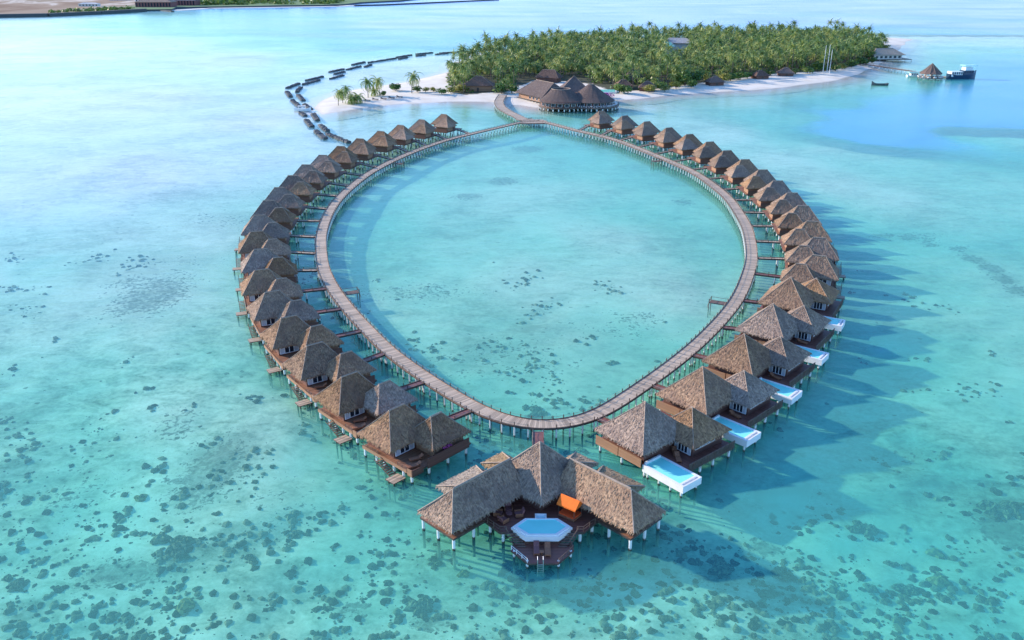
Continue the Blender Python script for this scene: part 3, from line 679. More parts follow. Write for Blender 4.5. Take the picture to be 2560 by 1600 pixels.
mb = MB(); leaf_blob(mb, (0, 0, 0), (.9, .35, .35), 160, .12, 'pink'); o = mb.build('flowering_shrub'); o.location = p; o.rotation_euler[2] = a; tag(o, 'magenta flowering shrub over the screen of the front-most left villa', 'shrub')
# ------------------------------------------------------------------ sea bed, beach and water
land_px = [(801.5,288.4),(840,281),(878.4,273.6),(940,266),(1002,260),(1126,253.7),(1225.5,256),(1255,262),(1300,262),(1345,270),(1400,262),(1470,258),(1527.7,251.8),(1600,246),(1674,238),(1773.6,231),(1873,227),(1972,216),(2096,200),(2150,184),(2186,168),(2205,158),(2225,146),(2240,128),(2262,106),(2280,98),(2200,92.5),(2120,92),(2000,92),(1850,93),(1700,96),(1500,104),(1330,116),(1210,132),(1140,155),(1126,176),(1075,192),(1020,204),(960,214),(900,222),(853,230),(819,248),(784,271)]
LAND = np.array([[U(*p).x, U(*p).y] for p in land_px])
def seg_dist(P, poly):
    A = poly; B = np.roll(poly, -1, 0); best = np.full(len(P), 1e9); inside = np.zeros(len(P), bool)
    for a, b in zip(A, B):
        ab = b - a; t = np.clip(((P - a) @ ab) / (ab @ ab), 0, 1); d = np.hypot(*(P - (a + t[:, None] * ab)).T); best = np.minimum(best, d)
        c = (a[1] > P[:, 1]) != (b[1] > P[:, 1]); xx = (b[0] - a[0]) * (P[:, 1] - a[1]) / (b[1] - a[1] + 1e-12) + a[0]; inside ^= c & (P[:, 0] < xx)
    return np.where(inside, best, -best)
# depths by water tone; upper-left shallows stand in for sky sheen (photo pixel, metres)
depth_px = [(60,1560,2.3),(500,1560,2.3),(1000,1560,2.5),(1500,1560,2.3),(2000,1560,2.4),(2500,1560,2.5),(60,1300,2.2),(450,1250,2.1),(800,1300,2.6),(1200,1400,2.9),(1350,1300,3.2),(1750,1330,2.4),(2150,1300,2.7),(2500,1300,2.4),
 (60,1050,1.9),(400,1000,1.7),(650,1050,1.7),(900,1200,2.6),(1150,1150,3.2),(1450,1130,3.2),(1900,1200,3.0),(2200,1080,2.8),(2500,1050,2.4),(60,850,1.6),(350,800,1.5),(550,850,1.9),(60,650,1.5),(350,620,1.4),(500,600,1.4),(60,450,.9),(350,420,.8),(600,400,1.1),(60,250,.5),(350,250,.5),(650,300,.6),
 (760,600,2.6),(750,750,2.9),(820,860,3.0),(950,1000,3.3),(1000,1000,2.6),(1300,1000,2.5),(1600,900,2.2),(1850,700,2.0),(1800,560,2.2),(1650,430,2.6),(1480,370,2.8),(1340,345,2.7),(1200,370,2.2),(1000,430,2.4),(880,520,2.5),(850,620,2.2),(900,750,1.9),(1100,850,1.9),(1350,700,1.7),(1350,500,1.8),(1500,600,1.6),(1150,550,1.9),(1350,850,1.9),(1650,700,1.6),
 (1950,620,2.6),(1980,560,2.4),(1900,470,2.4),(2150,700,2.9),(2150,850,2.9),(2100,620,2.6),(2350,850,2.4),(2540,850,2.1),(2300,650,2.4),(2500,650,2.3),(2250,500,2.0),(2450,450,2.4),(2050,450,1.7),(1950,400,1.6),(1800,330,1.6),(1650,290,1.7),(2000,300,2.6),(2100,325,5.2),(2050,310,4.2),(2180,345,5.6),(2250,340,5.6),(2300,355,4.0),(2300,400,2.0),(2180,385,1.8),(2080,370,1.7),(2100,260,3.2),(2250,270,5.4),(2400,260,7.0),(2540,300,6.5),(2540,250,8),(2450,285,6),(2400,330,2.6),(2540,345,2.4),(2540,220,8.5),(2300,220,5.5),(2200,225,3.0),(2350,220,7),(2300,300,6.5),(2400,300,7),(2150,290,5.2),(2200,312,6),(2450,240,8),(2350,160,6.5),(2500,150,7),(2540,170,8),(2350,120,1.8),(2500,108,1.4),(2400,96,1.0),(2545,100,1.2),(2300,100,.9),
 (1100,300,1.9),(1000,290,1.3),(1250,285,2.4),(1180,320,2.0),(1330,278,2.6),(1420,290,2.2),(1600,265,1.2),(1850,245,1.4),(900,330,1.2),(780,340,1.1),
 (760,215,.8),(900,190,.7),(1000,175,.7),(1100,150,.8),(700,200,1.2),(760,150,1.6),(1000,120,2.2),(600,150,.6),(300,120,.5),(60,120,.5),(60,60,1.0),(400,55,2.5),(700,50,6),(800,60,9),(1000,60,16),(1250,60,20),(1500,55,22),(1800,50,22),(2100,60,22),(2300,70,24),(2500,72,26),(2540,30,26),(2200,20,26),(2060,90,.9),(2060,83.5,24),(2120,90,.9),(2120,83.5,24),(2180,90,.9),(2180,83.5,24),(2240,90,.9),(2240,83.5,24),(2300,90,.9),(2300,83.5,24),(2360,90,.9),(2360,83.5,24),(2420,90,.9),(2420,83.5,24),(2480,90,.9),(2480,83.5,24),(2540,90,.9),(2540,83.5,24),(1700,15,20),(1300,10,20),(900,25,12),(1300,100,16),(1180,112,9),(900,110,5),(700,110,2)]
def warp(P): # near and far ground weighted alike
    r = np.hypot(P[:, 0], P[:, 1]) + 30; return np.stack([np.arctan2(P[:, 0], P[:, 1] + 60) * 2.2, np.log(r) * 1.35], 1)
DP = np.array([[U(a, b).x, U(a, b).y] for a, b, _ in depth_px]); DW = warp(DP); DD = np.log(np.array([c for _, _, c in depth_px]))
def vnoise(P, cell, seed):
    "smooth value noise over the ground"
    q = P / cell; i = np.floor(q).astype(np.int64); f = q - i; f = f * f * (3 - 2 * f)
    h = lambda a, b: (np.sin(a * 127.1 + b * 311.7 + seed * 74.7) * 43758.5453) % 1.0
    a = h(i[:, 0], i[:, 1]); b = h(i[:, 0] + 1, i[:, 1]); c = h(i[:, 0], i[:, 1] + 1); d = h(i[:, 0] + 1, i[:, 1] + 1)
    return (a * (1 - f[:, 0]) + b * f[:, 0]) * (1 - f[:, 1]) + (c * (1 - f[:, 0]) + d * f[:, 0]) * f[:, 1] - .5
def depth_at(P):
    Wp = warp(P); out = np.zeros(len(P))
    for s in range(0, len(P), 4000):
        d2 = ((Wp[s:s + 4000, None, :] - DW[None]) ** 2).sum(2) + 2e-5; k = 1 / d2 ** 1.6; out[s:s + 4000] = (k * DD).sum(1) / k.sum(1)
    ps = P @ np.array([[.8, .35], [-.5, .9]]); rough = vnoise(ps, 46, 1) + .7 * vnoise(ps, 19, 2) + .5 * vnoise(ps, 8, 3) + .35 * vnoise(ps, 3.6, 4)
    d = np.exp(out + (.17 + .23 * np.clip((330 - P[:, 1]) / 260, 0, 1)) * rough); sd_ = seg_dist(P, LAND)
    shore = np.clip(-sd_ * 0.05, -1.5, 50) + .02
    return np.where(sd_ > 0, -np.clip(sd_ * .1, 0, 1.2), np.minimum(d, shore + 0.15 * np.clip(-sd_, 0, 40) ** .5))
ys = np.concatenate([[-9000, -3000, -900, -250, -80, 0, 20, 32], 42 * (3400 / 42) ** np.linspace(0, 1, 330), [5000, 9000, 16000, 30000]])
NX = 301; s_ = np.linspace(-1, 1, NX)
Wd = np.maximum(150, np.abs(ys) * .86 + 60); Wd[ys < 0] = np.maximum(150, np.abs(ys[ys < 0]) * 1.5); Wd[-4:] *= 2
GX = Wd[:, None] * s_[None]; GY = np.repeat(ys[:, None], NX, 1); GP = np.stack([GX.ravel(), GY.ravel()], 1)
dep = depth_at(GP)
weed_px = [(1350,300,150,18,.0),(1255,438,38,10,1.0),(1320,355,42,8,1.0),(1165,476,45,9,.8),(1710,487,30,8,.8),(380,720,95,60,.75),(330,690,60,30,.5),(520,1150,90,90,.85),(440,1040,60,50,.5),(290,1390,120,35,.9),(440,1365,60,22,.6),(230,1400,60,45,.6),(1345,1025,60,22,.9),(1560,800,120,30,.35),(1250,870,200,60,.35),(2520,1280,60,45,1.0),(1920,1320,50,22,.8),(1080,1512,60,25,.7),(2215,566,35,5,1),(2270,569,35,5,1),(2330,585,26,6,.9),(2400,597,24,7,1),(2440,622,28,10,1.1),(2480,648,30,12,1.1),(2515,675,28,13,1.1),(2552,705,30,15,1.1),(2300,568,70,6,.6),(2000,255,40,14,.5),(1030,712,170,25,.5),(1600,770,80,14,.5),(560,540,120,25,.35),(700,470,90,20,.3),(450,640,140,20,.3),(700,1230,80,80,.3),(880,1480,70,25,.6),(150,1200,140,90,.25),(1790,1400,70,25,.6),(1500,1490,80,25,.4),(2280,1090,60,30,.4)]
def blob_field(P, blobs, z=0):
    f = np.zeros(len(P))
    for a, b, rx, ry, s in blobs:
        c = U(a, b); ex = abs(U(a + rx, b).x - c.x); ey = abs(U(a, b + ry).y - U(a, b - ry).y) / 2
        d = np.sqrt(((P[:, 0] - c.x) / ex) ** 2 + ((P[:, 1] - c.y) / ey) ** 2); f = np.maximum(f, s * np.clip(1.45 - d, 0, 1))
    return f
weed = blob_field(GP, weed_px)
def grid_mesh(name, Z, attrs, mats, mask=None):
    ny = len(ys); me = bpy.data.meshes.new(name); co = np.column_stack([GP, Z]).astype(np.float32)
    i = np.arange(ny - 1)[:, None] * NX + np.arange(NX - 1)[None]; q = np.stack([i, i + 1, i + NX + 1, i + NX], 2).reshape(-1, 4)
    if mask is not None: q = q[mask[q].any(1)]
    me.vertices.add(len(co)); me.vertices.foreach_set('co', co.ravel()); me.loops.add(q.size); me.loops.foreach_set('vertex_index', q.ravel().astype(np.int32))
    me.polygons.add(len(q)); me.polygons.foreach_set('loop_start', np.arange(0, q.size, 4, dtype=np.int32)); me.polygons.foreach_set('loop_total', np.full(len(q), 4, np.int32))
    me.update(calc_edges=True); me.polygons.foreach_set('use_smooth', np.ones(len(q), bool))
    for k, v in attrs.items(): a = me.attributes.new(k, 'FLOAT', 'POINT'); a.data.foreach_set('value', v.astype(np.float32))
    for m in mats: me.materials.append(m)
    return link(name, me)
def seabed_mat():
    m, nt = newmat('coral_sand'); n = N(nt); p = n('ShaderNodeNewGeometry').outputs['Position']; wd = n('ShaderNodeAttribute', attribute_name='weed').outputs['Fac']
    big = n.noise(p, .035, 5, .6, .5); mid = n.noise(n.scaled(p, (1, 1.5, 1), rot=(0, 0, .4)), .22, 6, .65, .8); fine = n.noise(p, 1.1, 5, .7, .4)
    v = n.math('ADD', n.math('MULTIPLY', big, .45), n.math('ADD', n.math('MULTIPLY', mid, .4), n.math('MULTIPLY', fine, .25)))
    c = n.ramp(v, [(.42, (.17, .21, .16)), (.49, (.42, .47, .39)), (.56, (.68, .71, .61)), (.65, (.92, .93, .85))])
    rub = n('ShaderNodeAttribute', attribute_name='rubble').outputs['Fac']; c = n.mix(rub, (.70, .665, .62), c)
    # scattered rubble and weed
    vor = n('ShaderNodeTexVoronoi', {'Vector': n.noise(p, .9, 3) if False else p, 'Scale': .36, 'Randomness': 1.0}); sp = n.math('LESS_THAN', n.math('ADD', vor.outputs['Distance'], n.math('MULTIPLY', fine, .42)), .36)
    msk = n.math('GREATER_THAN', n.noise(p, .05, 4, .6), .56); c = n.mix(n.math('MULTIPLY', n.math('MULTIPLY', sp, msk), n.math('MULTIPLY', rub, .8)), c, (.10, .115, .085))
    e = n.math('ADD', wd, n.math('MULTIPLY', n.math('SUBTRACT', n.math('ADD', n.math('MULTIPLY', mid, .6), n.math('MULTIPLY', fine, .9)), .75), 2.6)); e = n('ShaderNodeMapRange', {'Value': e, 'From Min': .42, 'From Max': .62}).outputs[0]; e = n.math('MULTIPLY', e, n.math('GREATER_THAN', wd, .02))
    c = n.mix(n.math('MULTIPLY', e, n.ramp(fine, [(.35, (.25, .25, .25)), (.65, (.9, .9, .9))])), c, (.11, .12, .10))
    b = n('ShaderNodeBsdfDiffuse', {'Color': c}); n.out(b.outputs[0]); return m
def sand_mat():
    m, nt = newmat('beach_sand'); n = N(nt); p = n('ShaderNodeNewGeometry').outputs['Position']; z = n('ShaderNodeSeparateXYZ', {0: p}).outputs[2]; li = n('ShaderNodeAttribute', attribute_name='litter').outputs['Fac']
    a = n.noise(p, .12, 5); c = n.ramp(a, [(.3, (.66, .58, .47)), (.7, (.80, .74, .64))])
    wet = n('ShaderNodeMapRange', {'Value': z, 'From Min': .02, 'From Max': .2, 'To Min': .6, 'To Max': 0}).outputs[0]; c = n.mix(wet, c, (.56, .52, .44))
    l = n('ShaderNodeMapRange', {'Value': n.math('ADD', li, n.math('MULTIPLY', n.math('SUBTRACT', n.noise(p, .3, 4), .5), .9)), 'From Min': .4, 'From Max': .6}).outputs[0]; c = n.mix(l, c, (.055, .06, .03))
    n.out(n('ShaderNodeBsdfPrincipled', {'Base Color': c, 'Roughness': .9}).outputs[0]); return m
def water_mat():
    m, nt = newmat('lagoon_water'); n = N(nt); p = n('ShaderNodeNewGeometry').outputs['Position']; d = n('ShaderNodeAttribute', attribute_name='depth').outputs['Fac']
    dn_ = n('ShaderNodeMapRange', {'Value': n.math('MULTIPLY', n.math('LOGARITHM', n.math('ADD', n.math('MAXIMUM', d, 0), 1.0), 2.0), 1 / 5)}).outputs[0]
    lg = lambda x: math.log2(x + 1) / 5
    tint = n.ramp(dn_, [(0, (.995, .99, .97)), (lg(.5), (.93, .935, .975)), (lg(1), (.88, .945, .93)), (lg(1.6), (.74, .92, .845)), (lg(2.4), (.53, .87, .755)), (lg(3.4), (.34, .79, .66)), (lg(5), (.22, .62, .78)), (lg(9), (.12, .5, .85)), (1, (.05, .3, .65))])
    sc = n.ramp(dn_, [(0, (0, 0, 0)), (lg(.5), (.02,) * 3), (lg(1.5), (.15,) * 3), (lg(3), (.30,) * 3), (lg(4), (.50,) * 3), (lg(6), (.80,) * 3), (lg(14), (.97,) * 3), (1, (1, 1, 1))])
    scol = n.ramp(dn_, [(0, (.5, .95, .9)), (lg(2), (.22, .74, .61)), (lg(3.4), (.12, .58, .54)), (lg(4.5), (.11, .50, .74)), (lg(8), (.10, .38, .76)), (lg(14), (.27, .40, .84)), (1, (.30, .42, .88))])
    w1 = n.noise(n.scaled(p, (1.0, 1.9, 1), rot=(0, 0, .5)), .9, 4, .6, .4); w2 = n.noise(n.scaled(p, (1, 2.2, 1), rot=(0, 0, .2)), .16, 4, .55)
    hgt = n.math('ADD', n.math('MULTIPLY', w1, .28), w2)
    bp = n('ShaderNodeBump', {'Height': hgt, 'Strength': .38, 'Distance': .3}).outputs[0]
    fr = schlick(n, bp, .02, .72)
    patch = n.noise(n.scaled(p, (.6, 1, 1)), .012, 4, .6); rg = n('ShaderNodeMapRange', {'Value': patch, 'From Min': .35, 'From Max': .65, 'To Min': .10, 'To Max': .22}).outputs[0]
    t = n('ShaderNodeBsdfTransparent', {'Color': tint}); df = n('ShaderNodeBsdfDiffuse', {'Color': scol}); g = n('ShaderNodeBsdfGlossy', {'Roughness': rg, 'Normal': bp})
    a = n('ShaderNodeMixShader', {0: sc, 1: t.outputs[0], 2: df.outputs[0]}); mx = n('ShaderNodeMixShader', {0: fr, 1: a.outputs[0], 2: g.outputs[0]}); n.out(mx.outputs[0]); return m
sb = grid_mesh('seabed', np.where(dep > 0, -dep - .03, -.4), {'weed': weed, 'rubble': np.clip((np.where(GP[:, 0] < -5, 165, 150) + 60 * vnoise(GP, 30, 9) - GP[:, 1]) / 120 + .5, .5, 1)}, [seabed_mat()]); sb['kind'] = 'structure'
wt = grid_mesh('water', np.zeros(len(GP)), {'depth': np.maximum(dep, 0)}, [water_mat()]); wt['kind'] = 'structure'
# beach: its own finer terrain
veg_px = [(1118,200),(1128,236),(1160,242),(1235,236),(1262,240),(1290,224),(1340,205),(1400,208),(1470,214),(1530,232),(1600,231),(1669,223.5),(1739,213.6),(1830.6,203.6),(1910,191),(1984,186),(2058.7,182.6),(2120.7,171.4),(2165,160),(2195,148),(2214,136),(2205,124),(2150,112),(2100,104),(1950,101),(1700,104),(1500,112),(1330,125),(1230,142),(1150,168),(1118,184)]
VEG = np.array([[U(*p).x, U(*p).y] for p in veg_px])
bx0, bx1 = LAND[:, 0].min() - 25, LAND[:, 0].max() + 25; by0, by1 = LAND[:, 1].min() - 25, LAND[:, 1].max() + 40
nx_, ny_ = 240, 220; gx = np.linspace(bx0, bx1, nx_); gy = by0 + (by1 - by0) * np.linspace(0, 1, ny_) ** 1.3; BX, BY = np.meshgrid(gx, gy); BP = np.stack([BX.ravel(), BY.ravel()], 1)
sdl = seg_dist(BP, LAND) + 1.6 * np.sin(BP[:, 0] * .11) * np.sin(BP[:, 1] * .07 + 1); zb = np.where(sdl > 0, 1.25 * (1 - np.exp(-sdl * .09)), sdl * .085)
litter = np.clip(seg_dist(BP, VEG) * .12 + .5, 0, 1)
i = np.arange(ny_ - 1)[:, None] * nx_ + np.arange(nx_ - 1)[None]; q = np.stack([i, i + 1, i + nx_ + 1, i + nx_], 2).reshape(-1, 4); q = q[(zb[q] > -1.2).all(1)]
me = bpy.data.meshes.new('beach'); me.from_pydata(np.column_stack([BP, zb]).tolist(), [], q.tolist()); me.polygons.foreach_set('use_smooth', np.ones(len(q), bool))
at = me.attributes.new('litter', 'FLOAT', 'POINT'); at.data.foreach_set('value', litter.astype(np.float32)); me.materials.append(sand_mat()); beach = link('beach', me); beach['kind'] = 'structure'
print('sea ok')
# ------------------------------------------------------------------ coral
def lump_data(r, h, seed, nseg=9, nring=4):
    rr = random.Random(seed); V = [(0, 0, h)]; Fc = []; ph = [rr.uniform(0, 6.28) for _ in range(4)]; am = [rr.uniform(.08, .25) for _ in range(4)]
    for j in range(1, nring + 1):
        a = math.pi / 2 * j / nring
        for i in range(nseg):
            t = 2 * math.pi * i / nseg; k = 1 + sum(am[q] * math.sin((q + 1) * t + ph[q]) for q in range(4)); k *= rr.uniform(.88, 1.12)
            V.append((r * k * math.sin(a) * math.cos(t), r * k * math.sin(a) * math.sin(t), h * math.cos(a) * rr.uniform(.75, 1.2)))
    for i in range(nseg): Fc.append((0, 1 + i, 1 + (i + 1) % nseg))
    for j in range(nring - 1):
        b = 1 + j * nseg
        for i in range(nseg): k = (i + 1) % nseg; Fc.append((b + i, b + nseg + i, b + nseg + k, b + k))
    return V, Fc
def coral_mat(name, c0, c1):
    m, nt = newmat(name); n = N(nt); p = n('ShaderNodeNewGeometry').outputs['Position']; g = n('ShaderNodeNewGeometry').outputs['Random Per Island']
    f = n.math('ADD', n.math('MULTIPLY', n.noise(p, 2.4, 5, .7), .7), n.math('MULTIPLY', g, .35)); c = n.ramp(f, [(.35, c0), (.75, c1)]); n.out(n('ShaderNodeBsdfDiffuse', {'Color': c}).outputs[0]); return m
M['coral'] = coral_mat('dark_coral', (.03, .035, .025), (.34, .32, .24)); M['coral_tan'] = coral_mat('tan_coral', (.14, .12, .05), (.52, .42, .20))
def add_lump(mb, x, y, r, h, seed, mat):
    V, Fc = lump_data(r, h, seed, 8, 3); d = max(.4, float(depth_at(np.array([[x, y]]))[0])) if False else 0
    return V, Fc
def coral_density(px, py):
    if PX_RING(px, py): 
        return .75 * min(1, max(.05, (py - 560) / 330)) if py < 1010 else .8
    if 690 < px < 860 and 1110 < py < 1240: return .1
    if py > 1290: return .9
    if px < 800: return .85 if py > 1020 else (.32 if py > 600 else .1)
    if px > 1800: return .45 if py > 1080 else .12
    return .4
RPOLY = np.array([[p.x, p.y] for p in RC[::6]])
def PX_RING(px, py): p = U(px, py); return seg_dist(np.array([[p.x, p.y]]), RPOLY)[0] > 0
lumps = []; rr = random.Random(5)
tries = 0
while tries < 1250:
    tries += 1; px, py = rr.uniform(-60, 2620), 480 + 1180 * rr.random() ** .75
    if rr.random() > coral_density(px, py): continue
    c = U(px, py); big = rr.random(); n_ = 1 if big < .42 else (rr.randint(3, 10) if big < .88 else rr.randint(14, 50)); sp = .35 + .2 * n_ ** .75; an = rr.uniform(0, 3.14); ca, sa = math.cos(an), math.sin(an)
    for _ in range(n_):
        a, b = rr.gauss(0, sp), rr.gauss(0, sp * .5); r = .11 + .55 * rr.random() ** 2.4; lumps.append((c.x + a * ca - b * sa, c.y + a * sa + b * ca, r, r * rr.uniform(.45, .9)))
L_ = np.array(lumps); dl = np.maximum(.5, depth_at(L_[:, :2]))
V = []; Fc = []; base = [lump_data(1, 1, s, 8, 3) for s in range(24)]
for (x, y, r, h), d in zip(lumps, dl):
    bv_, bf = base[rr.randrange(24)]; o = len(V); zz = -d - .08; V += [(x + a * r, y + b * r, zz + c * h) for a, b, c in bv_]; Fc += [tuple(i + o for i in f) for f in bf]
me = bpy.data.meshes.new('coral_rubble'); me.from_pydata(V, [], Fc); me.materials.append(M['coral']); tag(link('coral_rubble', me), kind='stuff')
heads = [(2336,1382,1.0,1,'tan coral head under water, upper of two tan ones at the lower right'),(2350,1450,1.15,1,'larger tan coral head under water at the lower right, below another'),(2361,1491,1.0,0,'brown coral head with a long shadow, just under the larger tan one'),(2233,1404,.9,0,'dark round coral head, left one of a close pair at lower right'),(2265,1409,.8,0,'dark round coral head, right one of a close pair at lower right'),(1792,1402,1.9,0,'wide dark coral bommie in the blue shade right of the front villa'),(1956,1430,1.2,0,'dark coral head right of the wide bommie near the front villa'),(2007,1445,.75,0,'small round coral head beside a larger one, right of the front villa'),(1977,1471,.75,0,'small round coral head below a pair, lower right of the front villa'),(2268,1469,1.3,0,'knobbly dark coral patch left of the tan coral heads'),(2155,1320,1.6,0,'dark spreading coral patch on pale sand, right of the pool villas'),(2520,1262,2.6,0,'big dark coral reef block cut by the right edge of the photo'),(1158,1431,.7,1,'small olive coral head below the left wing of the front villa'),(1092,1409,1.0,0,'dark coral cluster below the left wing tip of the front villa'),(1056,1512,1.5,0,'dark ragged coral patch near the bottom, left of centre'),(349,1243,.8,1,'olive coral head among dark rubble at the left'),(461,1514,1.1,1,'brownish round coral head near the bottom left'),(446,1358,2.0,0,'ring-shaped coral patch at the lower left'),(632,1386,1.2,0,'elongated dark coral head right of the ring-shaped patch'),(41,1453,1.3,0,'dark coral head at the lower left edge of the photo'),(1345,1024,1.7,0,'large coral patch inside the ring, close to its front curve'),(1530,905,1.1,0,'dark coral head inside the ring, at the lower right of the lagoon'),(1460,1000,1.1,0,'coral head inside the ring, near the lower right walkway'),(1235,1480,.9,0,'coral head near the bottom edge, just left of centre')]
for i, (px, py, r, tan, lab) in enumerate(heads):
    mb = MB(); rr2 = random.Random(i); 
    for k in range(1 if tan else (5 if r < 1.3 else 11)):
        q = r if tan else r * rr2.uniform(.3, .55); ox, oy = (0, 0) if tan else (rr2.gauss(0, r * .45), rr2.gauss(0, r * .4)); bv_, bf = lump_data(q, q * .75, 100 + i * 20 + k, 14, 5)
        for f in bf: mb.face([(bv_[v][0] + ox, bv_[v][1] + oy, bv_[v][2]) for v in f], 'coral_tan' if tan else 'coral')
    p = U(px, py); d = max(.5, float(depth_at(np.array([[p.x, p.y]]))[0])); p = U(px, py, -d + r * .3); o = mb.build('coral_head'); o.location = (p.x, p.y, -d - .1); tag(o, lab, 'coral', 'coral heads on the lagoon floor')
# ------------------------------------------------------------------ breakwaters
bw = [((415,740),(460,805)),((485,850),(560,915)),((560,940),(775,1030)),((440,910),(535,990)),((345,800),(400,870)),((285,725),(335,760)),((330,645),(390,695)),((200,600),(275,665)),((265,550),(315,605)),((150,515),(190,570)),((250,520),(290,470)),((155,480),(270,435)),((315,445),(475,400)),((345,405),(510,365)),((590,387),(718,352)),((630,342),(730,318)),((580,320),(720,290)),((755,295),(890,263)),((812,247),(935,220)),((938,268),(998,245)),((975,225),(1245,182)),((1280,188),(1360,172)),((1258,172),(1405,148)),((1455,158),(1545,147)),((1455,140),(1620,125)),((1650,142),(1770,132)),((1690,130),(1985,112))]
ordr = [2, 3, 1, 4, 0, 5, 6, 7, 8, 9, 10, 11, 12, 13, 14, 15, 16, 17, 18, 19, 20, 21, 22, 23, 24, 25, 26]
for n_, k in enumerate(ordr):
    (a, b) = bw[k]; A = U(680 + a[0] / 4.033, 100 + a[1] / 4.033, .3); B = U(680 + b[0] / 4.033, 100 + b[1] / 4.033, .3); L = (B - A).length; mb = MB(); r3 = random.Random(k); m_ = max(4, int(L / .8)); prof = [(-1.6, -1), (-1.25, .35), (-.7, .62), (.7, .62), (1.25, .35), (1.6, -1)]
    rows = [[(L * (i / m_ - .5) + r3.uniform(-.12, .12), y * (.95 if 0 < i < m_ else .8) + r3.uniform(-.25, .25), z + r3.uniform(-.28, .25)) for y, z in prof] for i in range(m_ + 1)]
    for i in range(m_):
        for j in range(5): mb.face([rows[i][j], rows[i][j + 1], rows[i + 1][j + 1], rows[i + 1][j]][::-1], 'rock')
    mb.face(rows[0][::-1], 'rock'); mb.face(rows[-1], 'rock'); o = mb.build('breakwater'); c_ = (A + B) / 2; o.location = (c_.x, c_.y, 0); o.rotation_euler[2] = math.atan2(B.y - A.y, B.x - A.x)
    tag(o, f"dark stone breakwater segment, {ORD[n_+1]} along the chain counted from the ring", 'breakwater', 'breakwater segments around the sand spit')
# ------------------------------------------------------------------ palms and shrubs
def palm_geo(h, lean, nf, seed, segs=6, fl=4.9, low=False):
    r4 = random.Random(seed); tr = MB(); cr = MB(); az = r4.uniform(0, 6.28); pts = []
    for i in range(7):
        t = i / 6; pts.append(Vector((math.cos(az) * lean * t * t, math.sin(az) * lean * t * t, h * t)))
    for i in range(6): tr.bar(pts[i], pts[i + 1], .19 - .015 * i, 'trunk', 5 if low else 7, .19 - .015 * (i + 1))
    top = pts[-1]
    for i in range(nf):
        a = 2 * math.pi * i * .381966 * 1.0 + r4.uniform(-.2, .2); el = R(78) - R(105) * (i / (nf - 1)) ** .8; L = fl * r4.uniform(.85, 1.15); d = Vector((math.cos(a), math.sin(a), 0)); sd_ = Vector((-d.y, d.x, 0)); p = top.copy(); e = el; st = L / segs; last = p
        for j in range(segs):
            q = p + (d * math.cos(e) + Vector((0, 0, math.sin(e)))) * st; e -= R(15 + 9 * j / segs + r4.uniform(0, 5)); t = (j + .5) / segs; wdt = .85 * math.sin(math.pi * (.12 + .86 * t) ** .75) + .06; up = (d * -math.sin(e) + Vector((0, 0, math.cos(e))))
            for s in (-1, 1):
                tip = (p + q) / 2 + sd_ * s * wdt - up * wdt * .55 + (q - p) * .75
                if low: cr.face([p, q, tip], 'frond')
                else:
                    m1 = p.lerp(q, .45); t1 = p.lerp(q, .2) + sd_ * s * wdt - up * wdt * .55 + (q - p) * .8; t2 = p.lerp(q, .7) + sd_ * s * wdt * .95 - up * wdt * .5 + (q - p) * .8; cr.face([p, m1, t1], 'frond'); cr.face([m1, q, t2], 'frond')
            p = q
    return tr, cr, top
PALMS = []
for i in range(7):
    tr, cr, top = palm_geo([8.5, 10, 12, 6.5, 8, 5, 14][i], random.uniform(.5, 2.5), 22, 40 + i); PALMS.append((tr.mesh('trunk', True), cr.mesh('crown')))
SPALM = []
for i in range(4):
    tr, cr, top = palm_geo([6.6, 5.4, 6.2, 2.6][i], [1.2, 1.8, .6, .5][i], 20, 70 + i, 7, 5.4); SPALM.append((tr.mesh('trunk', True), cr.mesh('crown')))
def palm(loc, kind, label, group, rz=None, sc=1.0, name='coconut_palm'):
    t = thing(name, label, 'palm', loc, random.uniform(0, 6.28) if rz is None else rz, group); t.scale = (sc, sc, sc); link('trunk', kind[0], t); link('crown', kind[1], t); return t
def zland(x, y): d = seg_dist(np.array([[x, y]]), LAND)[0]; return float(1.25 * (1 - math.exp(-max(d, 0) * .09))) - .05
def on_land(px, py): p = U(px, py); z = zland(p.x, p.y); p = U(px, py, z); return Vector((p.x, p.y, z))
beach_palms = [((846,264),0,.95,'left-most palm at the tip of the sand spit'),((857,258),1,.9,'short leaning palm just behind the left-most one on the spit'),((878,259),3,1.1,'low bushy yellow-green palm on the spit, front of its clump'),((872,250),0,.85,'palm rising behind the yellow-green clump on the spit'),((893,257),3,1.15,'low yellowish palm right of the clump on the spit'),((920.5,244),0,1.15,'tall palm behind the left-most beach loungers'),((949,239),2,1.2,'tall dark palm behind the middle beach loungers'),((938,240),3,1.0,'low palm between the two tall ones behind the loungers'),((1029.6,233),0,1.3,'lone large palm right of the rounded bush on the spit')]
for p, k, s, lab in beach_palms: palm(on_land(*p), SPALM[k], lab, 'palms on the sand spit', sc=s)
def shrub_mesh(seed, r, n_, size, mat, trunk=True):
    r5 = random.Random(seed); mb = MB()
    for _ in range(5): leaf_blob(mb, (r5.uniform(-.5, .5) * r[0], r5.uniform(-.5, .5) * r[1], r[2] * r5.uniform(.75, 1.2)), (r[0] * .62, r[1] * .62, r[2] * .6), n_ // 5, size, mat, r5)
    tm = None
    if trunk:
        tb = MB()
        for a in range(3): q = Vector((r5.uniform(-.3, .3) * r[0], r5.uniform(-.3, .3) * r[1], r[2] * .95)); tb.bar((0, 0, -.1), q, .14, 'trunk', 5, .06)
        tm = tb.mesh('trunk')
    return tm, mb.mesh('crown')
